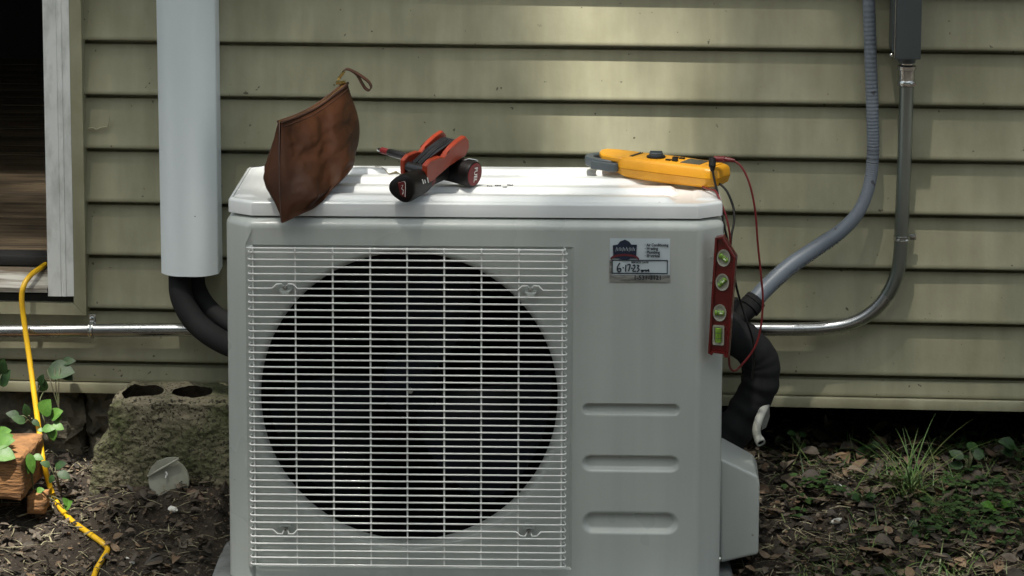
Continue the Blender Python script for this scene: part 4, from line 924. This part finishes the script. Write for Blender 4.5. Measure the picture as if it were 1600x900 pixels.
# bricks
def brick(px0, py0, px1, y0, y1, zt, zb, lb, seed, rz=0):
    a, b = atY(px0, py0, y0), atY(px1, py0, y0); c = ((a.x+b.x)/2, (y0+y1)/2, (zt+zb)/2); mb = MB(); vv, ff = rough((seed, 0, 0), (b.x-a.x, y1-y0, zt-zb), 1.3, .0025); mb.add([Vector(v)-Vector((seed, 0, 0)) for v in vv], ff)
    o = mb.build('brick', M['brick'], None, smooth=60, label=lb, cat='brick', group='old orange bricks'); o.location = c; o.rotation_euler = (0, 0, rz); return o
zt_b = atY(20, 712, .20).z
brick(-110, 712, 38, .20, atZ(20, 674, zt_b).y, zt_b, atY(20, 782, .20).z, 'orange brick at the left edge of the photo with weed leaves over it', 3, R(-3))
brick(40, 780, 70, .235, .29, atY(60, 776, .235).z, atY(60, 806, .235).z, 'small broken brick end low beside the yellow cord', 8)
# bits in the soil
mb = MB(); cq = atY(264, 750, .315); T = Matrix.Translation(cq) @ Matrix.Rotation(R(78), 4, 'X') @ Matrix.Rotation(R(-6), 4, 'Z')
mb.lathe([(.036, -.002), (.0385, 0), (.0375, .0022)], T, 48)
dsc = thing('plastic_cap', label='round grey plastic cap half buried in dark soil against the cinder block', cat='plastic cap'); mb.build('disc', M['disc'], dsc)
mb = MB(); a, b = atY(231, 744, .3115), atY(279, 717, .3075); mb.tube([a, a.lerp(b, .5)+Vector((0, -.001, 0)), b], .0022, 8); P = [atY(p_, q_, .309) for p_, q_ in ((231, 742), (236, 730), (245, 721), (258, 716), (270, 714.5), (279, 715.5))]
mb.add([p for p in P]+[p+Vector((0, .003, 0)) for p in P], [tuple(range(6))]+[(i, i+1, 7+i, 6+i) for i in range(5)]); mb.build('lip', M['disc'], dsc, smooth=40, fix=True)
mb = MB(); q = atY(258, 742, .309); mb.tube([q+Vector((.001, 0, .006)), q+Vector((.004, -.001, .002)), q+Vector((.001, -.001, -.005))], .0018, 8); mb.build('hook', M['white'], dsc)
def stone(px, py, l, wd, h, m, lb, seed, rz=0, name='white_chip', cat='stone chip', grp='white chips in the soil', cover=0):
    rnd = random.Random(seed); g = atG(px, py); bm = bmesh.new(); bmesh.ops.create_icosphere(bm, subdivisions=2, radius=1)
    for v in bm.verts: v.co = Vector((v.co.x*l/2, v.co.y*wd/2, v.co.z*h/2))*(1+.35*noise.noise(v.co*1.7+Vector((seed, 0, 0))))
    me = bpy.data.meshes.new(name); bm.to_mesh(me); bm.free(); me.materials.append(m); o = bpy.data.objects.new(name, me); col.objects.link(o); o.location = g+Vector((0, 0, h*.35)); o.rotation_euler = (rnd.uniform(-.3, .3), rnd.uniform(-.3, .3), rz); return tag(o, lb, cat, grp)
stone(304, 775, .044, .018, .010, mat('pink_stone', (.17, .11, .08), .8, c2=(.11, .075, .055), vs=50, bump=.5, bs=90), 'flat pinkish brown stone below the grey plastic cap', 2, R(-25), 'flat_stone', 'stone', None)
chips = [(270, 799, .022, 'largest white chip on the dark soil below the grey plastic cap'), (206, 884, .012, 'white chip low in the dark soil nearest the cord end'), (243, 871, .008, 'tiny white chip in soil between the cord and the heat pump'), (199, 873, .007, 'tiny white chip just above a larger chip by the cord end'),
    (1341, 735, .012, 'roundish white chip highest in the litter right of the pump'), (1309, 761, .018, 'widest white chip in the litter, left of the grass tuft'), (1290, 758, .010, 'small white chip at the left end of the litter chips'), (1326, 748, .008, 'small white chip between two larger chips near the grass tuft'),
    (1306, 818, .022, 'long thin white chip in the lower litter right of the pump'), (1467, 722, .006, 'tiny white chip right of the grass tuft'), (1415, 812, .008, 'white chip directly below the grass tuft')]
for i, (a, b, s_, lb) in enumerate(chips): stone(a, b, s_, s_*.6, s_*.45, M['chip'], lb, i+20, R(15*(i % 5)-30))

# extension cord
cp = [atY(110, 395, .66), atY(84, 405, .58), atY(66, 417, .50), atY(48, 430, .452), atY(37, 447, .430), atY(34, 468, .425), atY(38, 505, .42), atY(46, 560, .40), atY(54, 620, .37), atY(62, 680, .34), atY(68, 722, .31)]
for a, b in ((84, 783), (108, 815), (138, 839), (160, 854), (168, 865), (160, 880), (150, 897), (140, 930), (120, 990)): g = atG(a, b); cp.append(g+Vector((0, 0, .006)))
P = spline(cp, 12); mb = MB(); mb.tube(P, .0052, 14)
tag(mb.build('extension_cord', M['cord'], smooth=60), 'yellow extension cord draped from the doorway down to the soil', 'cord')

def blade(mb, base, a, l, lean, w_=.0016, n=8, curl=.5):
    vv = []; d = Vector((math.cos(a), math.sin(a), 0)); s = Vector((-math.sin(a), math.cos(a), 0))
    for i in range(n+1):
        t = i/n; ang_ = lean+curl*t; c = Vector(base)+d*l*t*math.sin(ang_)+Vector((0, 0, l*t*math.cos(ang_))); q = w_*(1-t**1.5)+.0001; vv += [c+s*q, c-s*q]
    mb.add(vv, [(2*i, 2*i+1, 2*i+3, 2*i+2) for i in range(n)])
# litter and ground cover
rnd = random.Random(11)
def scatter(mb, n, x0, x1, y0, y1, smin, smax, lift=.006, keep=None, flat=.5):
    k = 0
    while k < n:
        x, y = rnd.uniform(x0, x1), rnd.uniform(y0, y1)
        if keep and not keep(x, y): continue
        k += 1
        if abs(x) < .45 and -.1 < y < .36: continue
        a = rnd.uniform(0, 6.28); tl_ = rnd.gauss(0, flat); s_ = rnd.uniform(smin, smax)*rnd.uniform(.7, 1.1)
        leafmesh(mb, (x, y, gz(x, y)+rnd.uniform(0, lift)+.003), (math.cos(a), math.sin(a), abs(tl_)*.5), (rnd.gauss(0, flat*.7), rnd.gauss(0, flat*.7), 1), s_, s_*rnd.uniform(.35, .7), rnd.uniform(-.5, .7), rnd.uniform(-.6, 1.0), 5)
mb = MB(); scatter(mb, 3300, .40, 1.75, -.05, .60, .010, .034, .014); scatter(mb, 260, .42, 1.75, 0, .60, .035, .062, .018, flat=.3); scatter(mb, 900, .45, 1.9, .5, 1.0, .015, .04, .01); scatter(mb, 1500, -1.25, -.40, -.05, .47, .008, .028, .008); scatter(mb, 1500, -2.5, 3, -1.5, -.05, .015, .045, .01)
scatter(mb, 5000, .40, 1.75, -.05, .62, .004, .012, .010); scatter(mb, 2500, -1.25, -.40, -.05, .47, .003, .010, .006)
mb.build('leaf_litter', M['litter'], smooth=60, label='brown dead leaves covering the soil around the heat pump', cat='leaf litter', kind='stuff')
mb = MB()
for i in range(900):
    x, y = (rnd.uniform(.42, 1.7) if i % 3 else rnd.uniform(-1.2, -.42)), rnd.uniform(0, .55); a = rnd.uniform(0, 6.28); l = rnd.uniform(.01, .045); z = gz(x, y)+.006
    mb.tube([(x, y, z), (x+l*.5*math.cos(a), y+l*.5*math.sin(a), z+rnd.uniform(0, .004)), (x+l*math.cos(a+.08), y+l*math.sin(a+.08), z+rnd.uniform(-.004, .006))], rnd.uniform(.0005, .0013), 5)
for i in range(1300):
    x, y = (rnd.uniform(.42, 1.7) if i % 4 else rnd.uniform(-1.2, -.42)), rnd.uniform(0, .55)
    blade(mb, (x, y, gz(x, y)+rnd.uniform(.004, .012)), rnd.uniform(0, 6.28), rnd.uniform(.015, .07), rnd.uniform(1.25, 1.5), rnd.uniform(.0006, .0016), 5, rnd.uniform(0, .35))
mb.build('twigs', M['straw'], smooth=60, label='pale straw bits and broken twigs strewn over the litter', cat='twigs', kind='stuff')
mb = MB()
def density(x, y): return .5+.9*fbm(x, y, 5, 5, 2)+(.25 if .75 < x < 1.3 and y > .2 else 0)
for i in range(5200):
    x, y = rnd.uniform(.55, 1.7), rnd.uniform(.03, .62)
    if rnd.random() > density(x, y)*.95: continue
    blade(mb, (x, y, gz(x, y)), rnd.uniform(0, 6.28), rnd.uniform(.02, .085), rnd.uniform(.5, 1.4), rnd.uniform(.0007, .0016), 5, rnd.uniform(0, .8))
mb.build('ground_grass', M['grass'], smooth=60, label='short thin green grass growing through the litter on the right', cat='grass', kind='stuff')
mb = MB()
for i in range(2300):
    x, y = rnd.uniform(.55, 1.7), rnd.uniform(.1, .60)
    if density(x+4, y) < .62+rnd.random()*.3: continue
    h = rnd.uniform(.008, .035)
    for k in range(3):
        a = rnd.uniform(0, 6.28); leafmesh(mb, (x, y, gz(x, y)+h), (math.cos(a), math.sin(a), .15), (0, -.3, 1), rnd.uniform(.008, .018), rnd.uniform(.006, .012), .15, .4, 4)
mb.build('clover', M['clover'], smooth=60, label='low clover-like ground cover between the dead leaves', cat='ground cover', kind='stuff')
# grass tuft
tf = thing('grass_tuft', label='tuft of long green grass with pale roots in the right litter', cat='grass tuft'); g = atG(1422, 776)
mb = MB(); mb2 = MB()
for i in range(75):
    a = rnd.uniform(0, 6.28); b = g+Vector((rnd.gauss(0, .012), rnd.gauss(0, .008), .004)); blade(mb, b, a, rnd.uniform(.05, .15), rnd.uniform(.2, 1.1), rnd.uniform(.0010, .0020), 9, rnd.uniform(.1, .7))
for a, l, le in ((3.3, .20, .9), (3.0, .19, 1.05), (.1, .17, .95), (.2, .22, .75), (1.0, .16, .3), (.3, .18, .4), (2.7, .15, .6), (-.2, .14, 1.1)): blade(mb, g+Vector((0, 0, .005)), a, l, le, .0014, 10, .35)
mb.build('blades', M['grass'], tf)
for i in range(12): blade(mb2, g+Vector((rnd.gauss(0, .012), -.006+rnd.gauss(0, .004), .002)), rnd.uniform(0, 6.28), rnd.uniform(.02, .035), rnd.uniform(0, .6), .0016, 4, .2)
mb2.build('pale_bases', M['straw'], tf)
for i, (px, py, a, l, le, lb) in enumerate(((1385, 720, 0, .14, .95, 'long bent grass stalk leaning left under the siding'), (1462, 712, .4, .15, .35, 'tall thin grass stalk rising to the bottom of the siding'), (1500, 730, .2, .12, .8, 'grass stalk leaning right towards the siding strip'))):
    mb = MB(); g = atG(px, py); blade(mb, g, a, l, le*.6, .0009, 10, le); tag(mb.build('grass_stalk', M['straw']), lb, 'grass stalk', 'grass stalks under the siding')

# leafy weeds; each leaf is given by where it grows: root, tip height and reach
def weed(name, root, leaves, m, lb, stem=True):
    t = thing(name, label=lb, cat='weed', group='leafy weeds'); mb = MB(); ms = MB(); r = Vector(root)
    for (b, d, l, w_) in leaves:
        b = Vector(b); leafmesh(mb, b, d, (.1, -.75, .8), l, w_, .16, .35, 9, lob=.03)
        mid_ = r.lerp(b, .55)+Vector((0, -.01, .012)); ms.tube(spline([r, mid_, b], 5), .0011, 6)
    mb.build('leaves', m, t); ms.build('stems', M['stem'], t)
def weedpx(name, rp, ry, ls, m, lb):
    weed(name, atY(rp[0], rp[1], ry), [(atY(a, b, y), Vector((math.cos(R(an)), -.25, math.sin(R(an)))), l, w_) for a, b, y, an, l, w_ in ls], m, lb)
G, D_ = M['leafgreen'], M['leafdark']
weedpx('weed', (92, 640), .40, [(74, 578, .43, 5, .056, .044), (86, 572, .435, -30, .045, .030), (96, 566, .44, 15, .030, .02)], D_, 'dark green weed leaf spread against the lowest siding board')
weedpx('weed', (60, 660), .38, [(68, 612, .42, 90, .030, .020), (62, 600, .42, 70, .022, .016)], D_, 'narrow dark weed leaf upright against the siding by the cord')
weedpx('weed', (-10, 660), .38, [(0, 602, .42, 60, .040, .030), (2, 585, .42, 80, .034, .024), (-5, 600, .42, 100, .04, .03)], D_, 'dark weed leaves cut by the left edge above the brick')
weedpx('weed', (80, 690), .32, [(66, 648, .30, 65, .036, .034), (78, 652, .30, 35, .030, .026), (68, 672, .29, 175, .012, .010), (66, 670, .28, 10, .026, .018), (82, 664, .29, -10, .024, .018), (80, 668, .28, -75, .026, .018), (84, 660, .30, 45, .022, .016)], G, 'bright green weed with rounded leaves right of the yellow cord')
weedpx('weed', (10, 700), .24, [(-12, 694, .22, 20, .046, .036), (-10, 706, .20, -5, .044, .034), (4, 690, .24, 40, .026, .022), (-8, 682, .25, 30, .036, .028)], G, 'bright green weed leaves lying on top of the orange brick')
weedpx('weed', (52, 765), .24, [(45, 708, .22, -75, .040, .018), (52, 712, .23, -10, .022, .014), (48, 716, .22, -100, .03, .014)], G, 'pale green weed hanging over the right end of the brick')
weedpx('weed', (95, 770), .30, [(78, 728, .29, 150, .020, .014), (86, 730, .29, 30, .026, .018), (90, 738, .28, -15, .028, .018), (84, 742, .28, -120, .018, .012)], D_, 'small mid green weed right of the cord beside the block')
weedpx('weed', (60, 775), .27, [(55, 768, .26, 20, .020, .014), (100, 795, .25, 50, .024, .018), (108, 790, .25, 120, .02, .012)], G, 'low green sprout on the soil under the cord bend')
weedpx('weed', (55, 668), .36, [(40, 660, .34, 150, .03, .018), (44, 650, .34, 100, .026, .016), (30, 650, .35, 160, .026, .018), (50, 656, .34, -30, .02, .012)], D_, 'tangled small weed behind the brick at the foundation')
g = atG(1245, 712)
def rosette(px, py, n, l, m, lb, h=.03):
    g = atG(px, py); ls = []
    for i in range(n):
        a = rnd.uniform(0, 6.28); e = rnd.uniform(0, .5); b = g+Vector((math.cos(a)*l*.3, math.sin(a)*l*.3, rnd.uniform(.2, 1)*h)); ls.append((b, Vector((math.cos(a), math.sin(a), e)), l*rnd.uniform(.7, 1.1), l*rnd.uniform(.55, .8)))
    weed('weed', g, ls, m, lb)
rosette(1246, 712, 9, .022, D_, 'small dark weed at the edge of the crawlspace nearest the drain pipe', .05)
rosette(1512, 745, 12, .030, D_, 'leafy weed right of the long grass tuft', .05)
rosette(1592, 735, 10, .032, D_, 'dark leafy weed cut by the right edge below the siding', .06)
rosette(1355, 718, 8, .022, D_, 'low dark weed left of the grass tuft under the siding', .03)
rosette(1555, 800, 9, .028, G, 'lighter green weed low at the right edge', .02)
rosette(1348, 790, 8, .022, D_, 'small weed among dead leaves left below the grass tuft', .02)
rosette(1440, 840, 7, .024, D_, 'small weed near the bottom of the photo under the grass tuft', .015)
# a few large dead leaves one can tell apart
for i, (px, py, l, w_, a, lb) in enumerate(((1312, 712, .050, .026, 10, 'curled tan dead leaf lying high in the litter under the siding'), (1558, 722, .045, .022, 60, 'grey rolled dead leaf near the right edge'), (1575, 735, .035, .018, 100, 'reddish dead leaf near the right edge'), (1365, 855, .040, .030, -15, 'tan dead leaf at the bottom below the grass tuft'), (1270, 880, .045, .03, 20, 'broad brown dead leaf low beside the side cover'), (1425, 803, .035, .025, -80, 'brown dead leaf right under the grass tuft'), (1340, 800, .04, .018, 15, 'thin tan dead leaf left of the grass tuft'), (108, 765, .03, .018, -70, 'brown dead leaf beside the cinder block foot'), (255, 885, .035, .028, 200, 'orange brown dead leaf near the foot of the pump'))):
    g = atG(px, py); mb = MB(); leafmesh(mb, g+Vector((0, 0, .010)), (math.cos(R(a)), math.sin(R(a)), .15), (0, -.5, 1), l, w_, .5, .8, 8); tag(mb.build('dead_leaf', M['litter']), lb, 'dead leaf', 'larger dead leaves')

# ------------------------------------------------------------------ trees: one overhead, its crown gapped to dapple the light, an unseen row added behind the viewer to block low sky
def tree(base, h, crown_c, crown_r, n, ls, lb, seed, gaps=None, trunk_r=.16):
    t = thing('shade_tree', base, label=lb, cat='tree', group='shade trees behind the viewer'); rn = random.Random(seed); b = Vector(base); cc = Vector(crown_c)-b
    mb = MB(); P = spline([Vector((0, 0, -.2)), Vector((.1, .05, h*.4)), cc*.75+Vector((0, 0, -.2))], 8); mb.tube(P, [trunk_r*(1-.6*i/len(P)) for i in range(len(P))], 10)
    for k in range(9):
        e = cc+Vector((rn.uniform(-.8, .8)*crown_r[0], rn.uniform(-.8, .8)*crown_r[1], rn.uniform(-.5, .6)*crown_r[2])); s = P[rn.randrange(len(P)//2, len(P))]; mb.tube(spline([s, s.lerp(e, .5)+Vector((0, 0, .2)), e], 5), [.06*(1-.85*i/10) for i in range(11)], 7)
    mb.build('trunk', M['bark'], t)
    mb = MB(); k = 0
    cl = [Vector([rn.gauss(0, .45)*crown_r[i] for i in range(3)]) for _ in range(34)]
    vv = []; ff = []
    for _ in range(n):
        c = rn.choice(cl)+Vector([rn.gauss(0, .17)*crown_r[i] for i in range(3)]); p = cc+c; wp = p+b
        if gaps:
            skip = False
            for gp, gr, pr_ in gaps:
                q = wp-gp; tt = -q.dot(SUND); dist = (q+SUND*tt).length
                if dist < gr and rn.random() < pr_: skip = True; break
            if skip: continue
        a = Vector((rn.gauss(0, 1), rn.gauss(0, 1), rn.gauss(0, .6))).normalized(); u = a.cross(Vector((rn.gauss(0, 1), rn.gauss(0, 1), rn.gauss(0, 1)))).normalized(); s = ls*rn.uniform(.6, 1.2); o = len(vv)
        vv += [p-a*s, p+u*s*.45, p+a*s, p-u*s*.45]; ff.append((o, o+1, o+2, o+3))
    mb.add(vv, ff); mb.build('crown', M['crown'], t, smooth=0); return t
LIDG = [(Vector((x, .20, .73)), .17, .62) for x in (-.40, -.2, 0, .2, .38)]  # gaps shaped into the crown so sun reaches the lid and chosen spots
SPOTS = [(atY(20, 588, .46), .085, 1), (atY(30, 700, .25), .13, 1), (atY(55, 560, .42), .05, .8), (atY(60, 650, .38), .07, .7), (atG(30, 840), .14, .85), (atY(70, 760, .3), .08, .8),
         (atY(310, 592, .46), .05, .95), (atY(330, 618, .38), .04, .9), (atY(1000, 50, .47), .15, .75), (atY(1130, 150, .47), .12, .55), (atY(900, 20, .47), .14, .7), (atY(1500, 560, .47), .14, .3), (atY(1480, 330, .47), .12, .25), (atY(150, 690, .36), .05, .6), (atG(1422, 770), .08, .8), (atG(1315, 740), .06, .8), (atG(1560, 760), .07, .7), (atG(1330, 850), .07, .5), (atG(1520, 870), .09, .6), (atY(1300, 770, .3), .12, .3), (atY(8, 388, .6), .075, 1), (atY(290, 160, .4), .12, .25), (atY(1560, 850, .1), .15, .4)]
tc_ = Vector((.25, .15, .5))-SUND*9.5
tree((-3.2, -5.2, 0), 7.0, tc_, (2.3, 2.1, .8), 15000, .075, 'tall leafy tree behind the viewer whose crown shades the heat pump from above', 5, LIDG+SPOTS, .22)
for i, (x, y, h, lb) in enumerate(((-7.5, -11, 9, 'broad unseen tree added behind the viewer to block low sky, farthest left'), (-2.2, -13, 10, 'tallest unseen tree added straight behind the viewer to block low sky'), (3.6, -12, 9, 'broad unseen tree added behind the viewer to block low sky, towards the right'), (9, -10, 8.5, 'unseen tree added behind the viewer to block low sky, farthest right'))):
    tree((x, y, 0), h*.5, (x, y, h*.52), (3.8, 2.2, h*.42), 15000, .19, lb, 30+i)  # unseen trees added to cut low sky light and darken front faces
